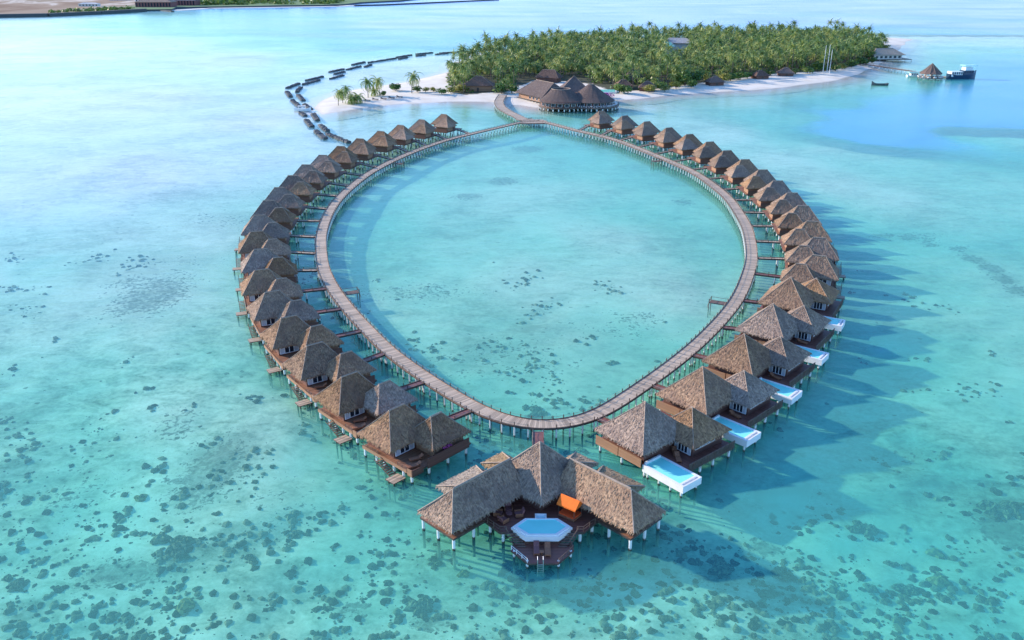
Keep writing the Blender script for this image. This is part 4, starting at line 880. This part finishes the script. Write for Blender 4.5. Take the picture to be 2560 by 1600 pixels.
SH = [shrub_mesh(1, (3.2, 3.2, 2.2), 420, .42, 'leaf'), shrub_mesh(2, (3.2, 2.8, 2.2), 460, .45, 'leaf'), shrub_mesh(3, (3.0, 3.0, 2.2), 400, .4, 'leafy'), shrub_mesh(4, (3.4, 3.2, 3.0), 560, .48, 'leaf')]
def shrub(loc, k, label, group, sc=1.0, cat='bush', name='leafy_bush'):
    t = thing(name, label, cat, loc, random.uniform(0, 6.28), group); t.scale = (sc, sc, sc); link('trunk', SH[k][0], t); link('crown', SH[k][1], t)
for p, k, s, lab in [((990,228),1,1.15,'rounded green bush between two tall palms on the spit'),((1043,231),0,.9,'dark bush beside the lone large palm'),((1064,230),2,.7,'thin bare-looking small tree right of the lone palm'),((1083,230),2,.7,'thin yellowish small tree in the middle of the beach trees'),((1105,236),1,.85,'round-topped small tree on the beach near the grove edge'),((1127,233),2,.9,'yellow-green bush left of the beach hut'),((1150,230),2,1.1,'yellow-green bush right behind the beach hut'),((885,256),2,.75,'yellow-green bush under the clump of palms on the spit'),((958,240),0,.7,'dark bush at the foot of the tall dark palm'),((1254,234),0,1.5,'bright green bush left of the foot of the access walkway'),((1280,233),3,1.0,'bright green bush right of the foot of the access walkway')]:
    shrub(on_land(*p), k, lab, 'bushes and small trees on the spit', s)
# --- the grove: the palms that show largest stand alone, the rest is one mass
VX0, VX1 = VEG[:, 0].min(), VEG[:, 0].max(); VY0, VY1 = VEG[:, 1].min(), VEG[:, 1].max()
cand = []; r6 = random.Random(3); grid_ = {}
clear_px = [(1330,228,42,30),(1440,232,60,40),(1205,222,40,18),(1505,222,25,14),(1694,142,30,24),(1668,152,16,22)]
def cleared(px, py): return any(((px - a) / rx) ** 2 + ((py - b) / ry) ** 2 < 1 for a, b, rx, ry in clear_px)
P_ = np.column_stack([rng.uniform(VX0, VX1, 60000), rng.uniform(VY0, VY1, 60000)]); sv = seg_dist(P_, VEG); P_ = P_[sv > 2]; sv = sv[sv > 2]
for (x, y), s in zip(P_, sv):
    k = (int(x // 5.3), int(y // 5.3)); ok = True
    for dx in (-1, 0, 1):
        for dy in (-1, 0, 1):
            for q in grid_.get((k[0] + dx, k[1] + dy), ()):
                if (q[0] - x) ** 2 + (q[1] - y) ** 2 < 5.3 ** 2: ok = False
    if not ok: continue
    px, py = PX(x, y, 1)
    if cleared(px, py): continue
    grid_.setdefault(k, []).append((x, y)); cand.append((x, y, s))
front = sorted(cand, key=lambda c: c[1] - .0 * c[0])
# nearest along each line of sight first: those are the ones that show
vis = sorted(cand, key=lambda c: c[1] + (0 if c[2] < 60 else 60))
single = vis[:250]; rest = vis[250:]
sect = [(1215,'left end of the island grove, behind the beach hut'),(1330,'island grove behind the foot of the access walkway'),(1500,'island grove behind the restaurant roofs'),(1640,'island grove just right of the restaurant'),(1780,'front of the island grove, left of the middle beach'),(1930,'front of the island grove above the middle beach'),(2070,'front of the island grove, left of the flagpoles'),(2400,'right end of the island grove, beyond the flagpoles')]
for x, y, s in single:
    px, py = PX(x, y, 1); nm = next(l for a, l in sect if px < a)
    palm((x, y, 1.1), PALMS[random.randrange(7)], f"coconut palm in the {nm}", f"coconut palms, {nm}", sc=random.choice([.6, .75, .85, .9, .95, 1.0, 1.12]))
lowp = [palm_geo([6.5, 8, 9.5, 11, 12.5, 14.5, 10, 9][i], random.uniform(.3, 2.4), 18, 90 + i, 4, 5.2, True) for i in range(8)]
lowV = []
for tr, cr, top in lowp: lowV.append((np.array(tr.v), tr.f, np.array(cr.v), cr.f))
VV = []; FF = []; MI = []; TN = []; off = 0
for x, y, s in rest:
    a = random.uniform(0, 6.28); sc = random.choice([.6, .75, .85, .9, .95, 1.0, 1.1]); c_, s_a = math.cos(a) * sc, math.sin(a) * sc; tv, tf, cv, cf = lowV[random.randrange(8)]; tone = random.random()
    for v, f, mi in ((tv, tf, 0), (cv, cf, 1)):
        W_ = np.column_stack([v[:, 0] * c_ - v[:, 1] * s_a + x, v[:, 0] * s_a + v[:, 1] * c_ + y, v[:, 2] * sc + 1.1]); VV.append(W_); FF += [tuple(i + off for i in q) for q in f]; MI += [mi] * len(f); TN += [tone] * len(v); off += len(v)
me = bpy.data.meshes.new('palm_grove'); me.from_pydata(np.concatenate(VV).tolist(), [], FF); me.materials.append(M['trunk']); me.materials.append(M['frond_mass']); me.polygons.foreach_set('material_index', MI); at = me.attributes.new('tone', 'FLOAT', 'POINT'); at.data.foreach_set('value', np.array(TN, np.float32)); tag(link('palm_grove', me), kind='stuff')
print('palms', len(single), len(rest))
# undergrowth between the trunks
mb = MB(); r7 = random.Random(9)
for x, y, s in cand[::2]:
    leaf_blob(mb, (x + r7.uniform(-2, 2), y + r7.uniform(-2, 2), 2.2 + (2.2 if s > 8 else 0)), (3.4, 3.4, 3.0 if s > 8 else 1.8), 26, .85, 'leaf', r7)
tag(mb.build('undergrowth'), kind='stuff')
# broad bushes along the beach edge
edge_b = [(1548,232,0,1.1),(1570,234,1,1.0),(1622,231,2,1.0),(1652,224,0,1.0),(1662,229,2,.8),(1690,222,2,1.0),(1712,214,3,1.5),(1735,210,3,1.4),(1728,219,0,1.0),(1765,206,2,1.2),(1808,206,2,1.3),(1826,202,0,1.1),(1850,199,1,1.1),(1868,196,0,.9),(1926,189,0,.8),(1985,186,2,.9),(2018,184,1,1.0),(2040,178,3,1.1),(2088,178,0,1.0),(2105,174,2,1.0),(2128,169,0,1.2),(2150,163,1,1.3),(2172,150,3,1.5),(2192,140,3,1.4),(2206,132,3,1.3),(2180,158,0,1.0)]
for i, (px, py, k, s) in enumerate(edge_b): shrub(on_land(px, py), k, f"leafy bush at the edge of the grove, {ORD[i+1]} from the left along the beach", 'bushes along the front edge of the grove', s * 1.15)
palm(on_land(2189,122), SPALM[0], 'single palm sticking up at the right-hand tip of the island', None, sc=1.1)
print('palm ok')
TUFT = 0
# ------------------------------------------------------------------ island buildings
def up_to(px, py, z, X=None): return U(px, py, z)
def hut(px, py, w_, d_, wall, h, label, rz=0, name='beach_hut', mat='thatch_dark', wm='wall', ridge=.25, base=None, cat='hut'):
    p = on_land(px, py) if base is None else Vector((*base, 0)); t = thing(name, label, cat, (p.x, p.y, p.z - .1), rz)
    b = MB(); b.box(-w_ * .42, w_ * .42, -d_ * .42, d_ * .42, 0, wall + .3, wm); b.build('wall', t)
    r = MB(); c = MB(); hip_roof(r, c, -w_ / 2, w_ / 2, -d_ / 2, d_ / 2, wall, -w_ * ridge, w_ * ridge, 0, wall + h, mat); ro = r.build('roof', t, True); c.build('ridge_cap', ro)
    d = MB(); d.box(-.6, .6, -d_ * .42 - .06, -d_ * .42, .05, min(2.1, wall - .1), 'beam'); d.build('door', t); return t
hut(1197, 226, 17.5, 10, 3.2, 4.6, 'low brown thatched hut standing on the beach left of the access walkway', -.08, ridge=.1, name='thatched_beach_hut', wm='walllit')
for px, py, lab in [(1558,221,'small low hut roof right of the restaurant pool'),(1618,226,'low thatched hut behind the bushes at the left of the beach'),(1786,212,'dark thatched hut between bushes at the middle of the beach'),(1899,196,'dark round-roofed hut set back from the middle beach'),(1963,189,'grey-brown thatched hut beside a yellow-green bush on the beach'),(1583,207,'dark pointed thatched roof standing among the trees right of the restaurant')]:
    hut(px, py, 10 if px != 1583 else 13, 8, 2.0, 3.0 if px != 1583 else 6, lab, random.uniform(-.3, .3), ridge=.12, name='thatched_hut')
hut(1372, 205, 15, 9, 3.0, 4.2, 'dark thatched roof in the trees just behind the restaurant', -.4, name='thatched_hall')
hut(1692, 128, 28, 16, 7, 3.5, 'grey roofed building rising among the palms in mid island', -.25, name='service_building', mat='grey_roof', wm='plaster', cat='building')
hut(1664, 136, 14, 12, 6.5, 3, 'teal roofed building beside the grey roof in mid island', -.2, name='service_building', mat='teal_roof', wm='plaster', cat='building')
# long hall by the walkway
a = U(1291.6, 230, 4.0); b = U(1353.5, 244, 4.0); L = (b - a).length; ang = math.atan2(b.y - a.y, b.x - a.x)
t = thing('long_hall', 'long low hall with a brown thatched roof between walkway foot and restaurant', 'building', (a.x, a.y, 0), ang)
r = MB(); c = MB(); hip_roof(r, c, -1, L + 1, -.5, 19, 4.0, 4.5, L - 3.0, 9.2, 10.2, 'thatch_dark'); ro = r.build('roof', t, True); c.build('ridge_cap', ro)
b_ = MB(); b_.box(.5, L - .5, 1.0, 17.5, 1.6, 4.6, 'walllit'); b_.build('wall', t); d = MB(); d.box(-.5, L + .5, .2, 18, 1.3, 1.6, 'beam', 'deck'); d.build('deck', t)
for i in range(4): x = L * (.45 + .14 * i); w_ = MB(); w_.box(x, x + 1.7, .93, 1.0, 1.8, 3.2, 'frame'); o = w_.build('window', t); w_ = MB(); w_.box(x + .12, x + 1.58, .9, .95, 1.9, 3.1, 'glass'); w_.build('pane', o)
piles(t, [(L * i / 8, .5) for i in range(9)], PILE_S)
# restaurant: two ring roofs, a pointed one behind, one round deck
def ring_roof(parent, cx_, cy_, ro_, rr_, ze, zr, zi, a0=0, n=20, skew=(0, 0)):
    mb = MB(); cp = MB(); pts = lambda r, z, sx=0, sy=0: [Vector((cx_ + sx + r * math.cos(2 * math.pi * i / n), cy_ + sy + r * math.sin(2 * math.pi * i / n), z)) for i in range(n)]
    A, B, I = pts(ro_, ze), pts(rr_, zr, *skew), pts(max(rr_ * .35, .2), zi, *skew)
    for i in range(n):
        j = (i + 1) % n; slope(mb, A[i], A[j], B[j], B[i], 'thatch_dark', 3, 6, .2, .25); mb.face([B[i], B[j], I[j], I[i]], 'thatch_dark', [(0, 0), (1.5, 0), (1, 2), (0, 2)]); cp.bar(B[i], B[j], .16, 'cap', 5)
    mb.face(I, 'thatch_dark'); mb.face(pts(ro_ - .4, ze - .2)[::-1], 'soffit')
    o = mb.build('roof', parent, True); cp.build('ridge_cap', o)
c1 = Vector((24.6, 420, 0)); c2 = Vector((38.8, 424, 0)); c3 = Vector((32.2, 450, 0))
t = thing('restaurant', 'big round overwater restaurant with several pointed thatched roofs on dark piles', 'building', (c1.x, c1.y, 0))
rel = lambda p: (p.x - c1.x, p.y - c1.y)
ring_roof(t, 0, 10, 11.4, 4.6, 4.0, 9.2, 5.6, skew=(-.5, 3.5)); x2, y2 = rel(c2); ring_roof(t, x2, y2 + 9, 11.8, 1.2, 4.0, 11.2, 11.0, skew=(0, 2.5))
x3, y3 = rel(c3); mb = MB(); cp = MB(); hip_roof(mb, cp, x3 - 9, x3 + 9, y3 + 2, y3 + 19, 4.2, x3 - .2, x3 + .2, y3 + 10.5, 12.2, 'thatch_dark'); o = mb.build('roof', t, True); cp.build('ridge_cap', o)
mb = MB(); hip_roof(mb, None, x3 - 8, x3 + 8, y3 - 12, y3 + 3, 4.0, x3 - 3, x3 + 3, y3 - 4, 6.0, 'thatch_dark'); mb.build('roof', t, True)
def blob_outline(r_, n=40):
    out = []
    for i in range(n):
        an = 2 * math.pi * i / n; d = Vector((math.cos(an), math.sin(an))); best = 0
        for (cx_, cy_, rad) in ((0, 10, 11.6 + r_), (x2, y2 + 9, 14.0 + r_)):
            o_ = Vector((x2 / 2, y2 / 2 + 10)); oc = o_ - Vector((cx_, cy_)); bq = oc.dot(d); cc = oc.dot(oc) - rad * rad; disc = bq * bq - cc
            if disc > 0: best = max(best, -bq + math.sqrt(disc))
        out.append((x2 / 2 + d.x * best, y2 / 2 + 10 + d.y * best))
    return out
d = MB(); bo = blob_outline(0); d.prism(bo, 1.35, 1.75, 'beam', 'deck'); d.build('deck', t); q_ = MB(); terrace_rail(q_, bo[22:] + bo[:2], 1.75, .9, 'beam'); q_.build('railing', t)
b_ = MB(); b_.prism([(10.5 * math.cos(i * math.pi / 10), 10 + 10.5 * math.sin(i * math.pi / 10)) for i in range(20)], 1.76, 4.6, 'wall'); b_.build('wall', t); b_ = MB(); b_.prism([(x2 + 10.5 * math.cos(i * math.pi / 10), y2 + 9 + 10.5 * math.sin(i * math.pi / 10)) for i in range(20)], 1.755, 4.6, 'wall'); b_.build('wall', t)
for cx_, cy_, k0, k1 in ((0, 10, 11, 19), (x2, y2 + 9, 11, 19)):
    for k in range(k0, k1):
        an = 2 * math.pi * (k + .5) / 20; w_ = MB(); w_.box(-1.1, 1.1, -.1, 0, 2.3, 3.7, 'frame'); o = w_.build('window', t); o.location = (cx_ + 10.62 * math.cos(an), cy_ + 10.62 * math.sin(an), 0); o.rotation_euler[2] = an + math.pi / 2; w_ = MB(); w_.box(-.95, .95, -.14, -.05, 2.4, 3.6, 'glass'); w_.build('pane', o)
piles(t, [p for p in blob_outline(-.5)] + [p for p in blob_outline(-4, 24)], pile_mesh(.28, 1.4))
for i in range(9):
    an = -2.2 + i * .29; x = c2.x + 12.6 * math.cos(an); y = c2.y + 9 + 12.6 * math.sin(an); s = thing('dining_set', f"white dining table with chairs on the restaurant terrace, {ORD[i+1]} from the left", 'table', (x, y, 1.76), an, 'white tables on the restaurant terrace')
    b_ = MB(); b_.prism([(.7 * math.cos(k * math.pi / 5), .7 * math.sin(k * math.pi / 5)) for k in range(10)], .7, .78, 'white'); b_.bar((0, 0, 0), (0, 0, .7), .06, 'white'); b_.build('table_top', s)
    for k in (-1, 1): b_ = MB(); b_.box(-.3, .3, k * 1.1 - .3, k * 1.1 + .3, .3, .45, 'white'); b_.box(-.3, .3, k * 1.38 - .04, k * 1.38 + .04, .45, 1.0, 'white'); b_.build('chair', s)
p = U(1498, 226, 1.9); t = thing('swimming_pool', 'turquoise swimming pool on the beach right of the restaurant', 'pool', (p.x, p.y, 1.1)); b_ = MB(); b_.prism([(-9, -7), (9, -5), (10, 6), (-9, 7)], -.6, .5, 'plaster', 'white'); b_.build('coping', t); b_ = MB(); b_.prism([(-8, -6), (8.2, -4.2), (9, 5), (-8, 6)], .5, .56, 'poolfloor', 'poolfloor'); b_.build('basin', t); b_ = MB(); b_.prism([(-8, -6), (8.2, -4.2), (9, 5), (-8, 6)], .58, .62, 'poolwater'); b_.build('pool_water', t)
p = on_land(1513, 243); mb = MB(); leaf_blob(mb, (0, 0, 1.2), (5, 2.5, 1.3), 320, .4, 'pink'); o = mb.build('flowering_shrub'); o.location = p; tag(o, 'pink flowering hedge right of the restaurant terrace', 'shrub')
# access walkway
acc = [(1338,299),(1312,300),(1293,291),(1272,281),(1254,269),(1247,257),(1251,246),(1258,236)]
AP = resample(catmull([U(*p, DZ) for p in acc], False, 1.0), 1.5, False)
hw_ = lambda i: 2.6 if i > 8 else 3.6
acw = walkway('access_walkway', 'curved walkway with pale sides running from the ring to the island beach', 'walkway', AP, normals(AP, False), lambda i: 2.3 + max(0, 1 - i / 8) * 1.0, False, 3, 3, DZ + .012, 'deck')
pl = [U(*q, DZ) for q in [(1303,308.5),(1306,301),(1322,298.5),(1355,298.5),(1368,303),(1369,308)]]
d = MB(); d.prism([(q.x, q.y) for q in pl], 1.5, DZ + .024, 'beam', 'deck'); d.build('junction_deck', acw); q_ = MB(); terrace_rail(q_, [(q.x, q.y) for q in pl[2:5]], DZ, .9, 'beam'); q_.build('railing', acw)
# beach loungers
for i, (px, py) in enumerate([(918,252.5),(938,250),(959,248.8),(979,246.4),(998.6,244)]):
    p = on_land(px, py); lounger((p.x, p.y), 1.2, f"dark sun lounger on the sand spit, {ORD[i+1]} of five from the left", p.z + .02, 'beam', 'beam', 'dark loungers on the spit').scale = (1.7, 1.7, 1.5)
# flagpoles
for i, (a, b) in enumerate([((2057,182),(2060,147)), ((2067,180),(2069,146)), ((2073,185),(2075,154))]):
    p = on_land(*a); hgt_ = [17, 17, 15][i]; mb = MB(); mb.bar((0, 0, 0), (0, 0, hgt_), .22, 'frame', 6, .12); o = mb.build('flagpole'); o.location = p; tag(o, f"white flagpole without a flag on the beach, {['left', 'middle', 'right'][i]} of three", 'flagpole', 'flagpoles on the beach')
# east jetty, pavilion, boats, shore building
j0, j1 = U(2158, 161, 1.4), U(2300, 182, 1.4); k = int((j1 - j0).length / 3); JP = [j0.lerp(j1, i / k) for i in range(k + 1)]
walkway('arrival_jetty', 'long thin arrival jetty reaching from the island tip to the pavilion', 'jetty', JP, normals(JP, False), 1.5, False, 2, 2, 1.7, 'rail', postmat='beam', posth=1.0)
pc = U(2325.6, 192, 1.4); t = thing('jetty_pavilion', 'conical thatched pavilion on a round platform at the end of the arrival jetty', 'pavilion', (pc.x, pc.y, 0))
mb = MB(); cp = MB(); n = 12; A = [Vector((6.6 * math.cos(2 * math.pi * i / n), 6.6 * math.sin(2 * math.pi * i / n), 3.6)) for i in range(n)]; ap = Vector((0, 0, 9.6))
for i in range(n): slope(mb, A[i], A[(i + 1) % n], ap, ap, 'thatch_dark', 4, 8, .2, .2); cp.bar(A[i], ap, .1, 'cap', 4)
mb.face([a * .96 for a in A][::-1], 'soffit'); o = mb.build('roof', t, True); cp.build('ridge_cap', o)
mb = MB(); mb.prism([(7.6 * math.cos(i * math.pi / 8), 7.6 * math.sin(i * math.pi / 8)) for i in range(16)], .9, 1.35, 'darkhull', 'deck'); mb.build('platform', t)
for i in range(8): an = i * math.pi / 4; mb = MB(); mb.bar((5.8 * math.cos(an), 5.8 * math.sin(an), 1.3), (5.8 * math.cos(an), 5.8 * math.sin(an), 3.8), .16, 'frame', 6); mb.build('post', t)
mb = MB(); 
for i in range(12): an = i * math.pi / 6; mb.box(6.6 * math.cos(an) - .8, 6.6 * math.cos(an) + .8, 6.6 * math.sin(an) - .4, 6.6 * math.sin(an) + .4, 1.36, 2.1, 'plaster')
mb.build('bench', t); piles(t, [(6.9 * math.cos(i * math.pi / 5), 6.9 * math.sin(i * math.pi / 5)) for i in range(10)], PILE_S)
def hull(L, B, D, mat, deckm, bow=1.0, n=14):
    mb = MB(); rows = []
    for i in range(n + 1):
        t_ = i / n; x = L * (t_ - .5); w_ = B / 2 * (1 - max(0, (t_ - .55) / .45) ** 2.2) * (1 - .25 * max(0, (.15 - t_) / .15)); sh = D * (1 + bow * max(0, (t_ - .6) / .4) ** 2 + .25 * bow * max(0, (.2 - t_) / .2)); w_ = max(w_, .04)
        rows.append([(x, -w_, sh), (x, -w_ * .82, 0), (x, 0, -.4), (x, w_ * .82, 0), (x, w_, sh)])
    for a, b in zip(rows[:-1], rows[1:]):
        for j in range(4): mb.face([a[j], a[j + 1], b[j + 1], b[j]][::-1] if True else [], mat)
        mb.face([(a[0][0], a[0][1] * .95, a[0][2] - .35), (b[0][0], b[0][1] * .95, b[0][2] - .35), (b[4][0], b[4][1] * .95, b[4][2] - .35), (a[4][0], a[4][1] * .95, a[4][2] - .35)], deckm)
    mb.face(rows[0], mat); return mb
def boat(name, label, px, py, L, B, D, rz, mat, cabins, bow=1.0):
    p = U(px, py, 0); t = thing(name, label, 'boat', (p.x, p.y, 0), rz); hull(L, B, D, mat, 'boatwhite', bow).build('hull', t)
    for nm, x0, x1, yw, z0, z1, m_ in cabins:
        b_ = MB()
        if nm == 'canopy':
            b_.box(x0, x1, -yw, yw, z1 - .35, z1, m_)
            for x in (x0 + .2, (x0 + x1) / 2, x1 - .2):
                for y in (-yw + .15, yw - .15): b_.bar((x, y, z0), (x, y, z1 - .1), .07, 'frame')
        else: b_.box(x0, x1, -yw, yw, z0, z1, m_)
        o = b_.build(nm, t)
        if nm == 'cabin':
            w_ = MB(); k = max(2, int((x1 - x0) / 1.3))
            for s in (-1, 1):
                for i in range(k): xa = x0 + (x1 - x0) * (i + .2) / k; xb = x0 + (x1 - x0) * (i + .8) / k; w_.box(xa, xb, *sorted((s * yw, s * (yw + .03))), z0 + (z1 - z0) * .45, z1 - .25, 'glass')
            w_.build('window', o)
    return t
boat('safari_boat', 'large two-deck boat with dark blue hull and pale green roofs beyond the pavilion', 2403, 197, 18, 6.0, 2.6, .1, 'hull', [('cabin', -8.4, -1.2, 2.6, 1.6, 4.6, 'boatwhite'), ('cabin', -.4, 6.0, 2.4, 2.2, 5.2, 'hull'), ('canopy', -.6, 7.4, 2.9, 5.2, 8.3, 'cyanroof'), ('wheelhouse', .4, 5.2, 2.2, 5.2, 7.0, 'boatwhite')], 1.0)
boat('tour_boat', 'small white boat with a pale roof moored left of the pavilion', 2284, 192, 9, 3.4, 1.0, .05, 'boatwhite', [('cabin', -2.5, 2.2, 1.3, .6, 2.3, 'boatwhite'), ('canopy', -3.8, 3.0, 1.5, .6, 3.0, 'cyanroof')])
boat('moored_dhoni', 'dark open wooden boat lying alone in the blue water off the beach', 2199, 213, 9.5, 2.6, .9, math.pi - .1, 'darkhull', [('thwart', -2, -1.5, 1.0, .5, .7, 'beam'), ('thwart', 1, 1.5, 1.0, .5, .7, 'beam')], 1.8)
boat('small_tender', 'small pale boat tied up beside the breakwaters left of the spit', 757, 277, 8, 2.6, .9, .1, 'boatwhite', [('canopy', -2.2, 1.5, 1.1, .6, 2.4, 'plaster')])
p0 = U(2347, 188, 1.2); p1 = U(2380, 192, 1.2); mb = MB(); k = p1 - p0; t = thing('floating_pontoon', 'dark floating pontoon between the pavilion and the large boat', 'pontoon', (p0.x, p0.y, 0), math.atan2(k.y, k.x)); mb.box(0, k.length, -1.6, 1.6, .2, .9, 'darkhull', 'deck'); mb.build('deck', t)
for x in (2, 7, 11): link('pile', PILE_S, t, (x, -1.7, .5))
p = on_land(2212, 151); t = thing('tip_restaurant', 'pale thatched pavilion building over the water at the right tip of the island', 'building', (p.x, p.y, .6), .15)
mb = MB(); cp = MB(); hip_roof(mb, cp, -14, 12, -7, 8, 4.0, -8, 5, .5, 8.2, 'thatch_straw'); o = mb.build('roof', t, True); cp.build('ridge_cap', o); mb = MB(); mb.box(-12, 10, -5.5, 6.5, 1, 4.4, 'plaster'); mb.build('wall', t); mb = MB(); mb.box(-15, 16, -9, 9, .6, 1, 'beam', 'deck'); mb.build('deck', t)
for i in range(6): mb = MB(); mb.box(-11 + i * 3.6, -9 + i * 3.6, -5.56, -5.5, 1.6, 3.2, 'glass'); mb.build('window', t)
piles(t, [(x, -8.5) for x in range(-14, 17, 5)], PILE_S)
# ------------------------------------------------------------------ the far land at the top left
far_px = [(-500,70),(-200,50),(0,42),(120,40),(250,34),(360,28),(430,27),(440,22),(520,20),(620,19),(700,17),(800,16),(860,14),(900,9),(1000,4),(1100,-8),(1000,-22),(600,-30),(0,-34),(-500,-34)]
FP = [U(*p) for p in far_px]; n = len(FP)
mb = MB(); mb.prism([(p.x, p.y) for p in FP][::1], -.8, 2.2, 'rock', 'farland') if False else None
def farland_mat():
    m, nt = newmat('far_ground'); n = N(nt); p = n('ShaderNodeNewGeometry').outputs['Position']; a = n.noise(n.scaled(p, (1, .35, 1), rot=(0, 0, .15)), .006, 5, .6, 1.2); x = n('ShaderNodeSeparateXYZ', {0: p}).outputs[0]
    c = n.ramp(a, [(.38, (.30, .22, .16)), (.5, (.40, .31, .23)), (.56, (.62, .55, .46)), (.60, (.36, .29, .21))]); gfac = n('ShaderNodeMapRange', {'Value': n.math('ADD', x, n.math('MULTIPLY', n.noise(p, .01, 3), 120)), 'From Min': -620, 'From Max': -590}).outputs[0]
    c = n.mix(gfac, c, (.22, .30, .17)); n.out(n('ShaderNodeBsdfDiffuse', {'Color': c}).outputs[0]); return m
M['farland'] = farland_mat(); mb = MB(); poly = [(p.x, p.y) for p in FP]; ar = sum(poly[i][0] * poly[(i + 1) % n][1] - poly[(i + 1) % n][0] * poly[i][1] for i in range(n)); poly = poly if ar > 0 else poly[::-1]
mb.prism(poly, -1, 2.6, 'rock', 'farland'); o = mb.build('far_land'); o['kind'] = 'structure'
def strip(name, label, cat, px_pts, w_, z1, mat, z0=-.5):
    P = [U(*p) for p in px_pts]; mb = MB()
    for a, b in zip(P[:-1], P[1:]):
        t_ = (b - a).normalized(); s = Vector((-t_.y, t_.x, 0)) * w_ / 2; q = [a - s, b - s, b + s, a + s]; mb.prism([(v.x, v.y) for v in q], z0, z1, mat)
    o = mb.build(name); tag(o, label, cat); return o
strip('sea_wall', 'dark stone sea wall along the shore of the far land', 'sea wall', [(-400, 66), (-200, 51), (0, 43), (120, 41), (250, 35), (362, 28.5)], 9, 4.2, 'rock')
strip('rock_groyne', 'short dark groyne running out from the far shore', 'groyne', [(362, 27), (400, 27), (432, 30)], 5, 1.5, 'rock')
strip('harbour_wall', 'long thin grey sea wall crossing the far water at the top', 'sea wall', [(886, 15.5), (960, 13.5), (1060, 9), (1160, 4.5), (1245, .5)], 5, 2.2, 'rock')
strip('far_beach', 'pale', 'beach', [(432, 27), (520, 21.5), (620, 20), (720, 18.5), (850, 16.5), (885, 14)], 26, .6, 'plaster').pop('label'); bpy.data.objects['far_beach'].pop('category'); bpy.data.objects['far_beach']['kind'] = 'structure'
mb = MB(); r8 = random.Random(4)
for _ in range(300):
    px = r8.choice([r8.uniform(120, 330), r8.uniform(480, 860), r8.uniform(480, 860), r8.uniform(500, 620)]); py = 38 - (px - 120) * .045 - r8.uniform(0, 3) if px < 360 else 17 - (px - 480) * .008 - r8.uniform(0, 14)
    p = U(px, max(py, -12)); s = r8.uniform(3, 7) * (.6 if px < 360 else 1); leaf_blob(mb, (p.x, p.y, 2.6 + s * .6), (s * 1.5, s * 1.5, s * .8), 26, s * .5, 'leaf', r8)
tag(mb.build('far_woodland'), kind='stuff')
def far_building(px, py, w_, d_, h, mat, roof, label, rz=0):
    p = U(px, py); t = thing('waterfront_building', label, 'building', (p.x, p.y, 2.5), rz); b_ = MB(); b_.box(-w_ / 2, w_ / 2, -d_ / 2, d_ / 2, 0, h, mat); b_.build('wall', t); r = MB(); hip_roof(r, None, -w_ / 2 - 1, w_ / 2 + 1, -d_ / 2 - 1, d_ / 2 + 1, h, -w_ * .3, w_ * .3, 0, h + d_ * .22, roof, False, 0); r.build('roof', t)
    b_ = MB(); k = int(w_ / 5)
    for i in range(k): x = -w_ / 2 + (i + .3) * w_ / k; b_.box(x, x + 2.2, -d_ / 2 - .1, -d_ / 2, 1, h - 1, 'glass')
    b_.build('window', t)
far_building(392, 21, 60, 30, 8, 'cushion', 'thatch', 'long purple-brown building on the far shore at the top left', .03)
far_building(463, 17, 46, 28, 9, 'cushion', 'grey_roof', 'building with a pale roof right of the long purple-brown one, far shore')
far_building(362, 11, 22, 30, 12, 'plaster', 'plaster', 'white building beside the green field on the far land')
far_building(300, 4, 40, 14, 5, 'plaster', 'grey_roof', 'low white shed in the green field of the far land')
far_building(640, 9, 60, 26, 9, 'cushion', 'thatch', 'reddish building among trees on the far shore')
far_building(700, 8, 34, 22, 7, 'plaster', 'grey_roof', 'pale building among trees, rightmost on the far shore')
far_building(225, 19.5, 34, 10, 4, 'plaster', 'plaster', 'small white shed by the far sea wall')
print('done', len(bpy.data.objects))
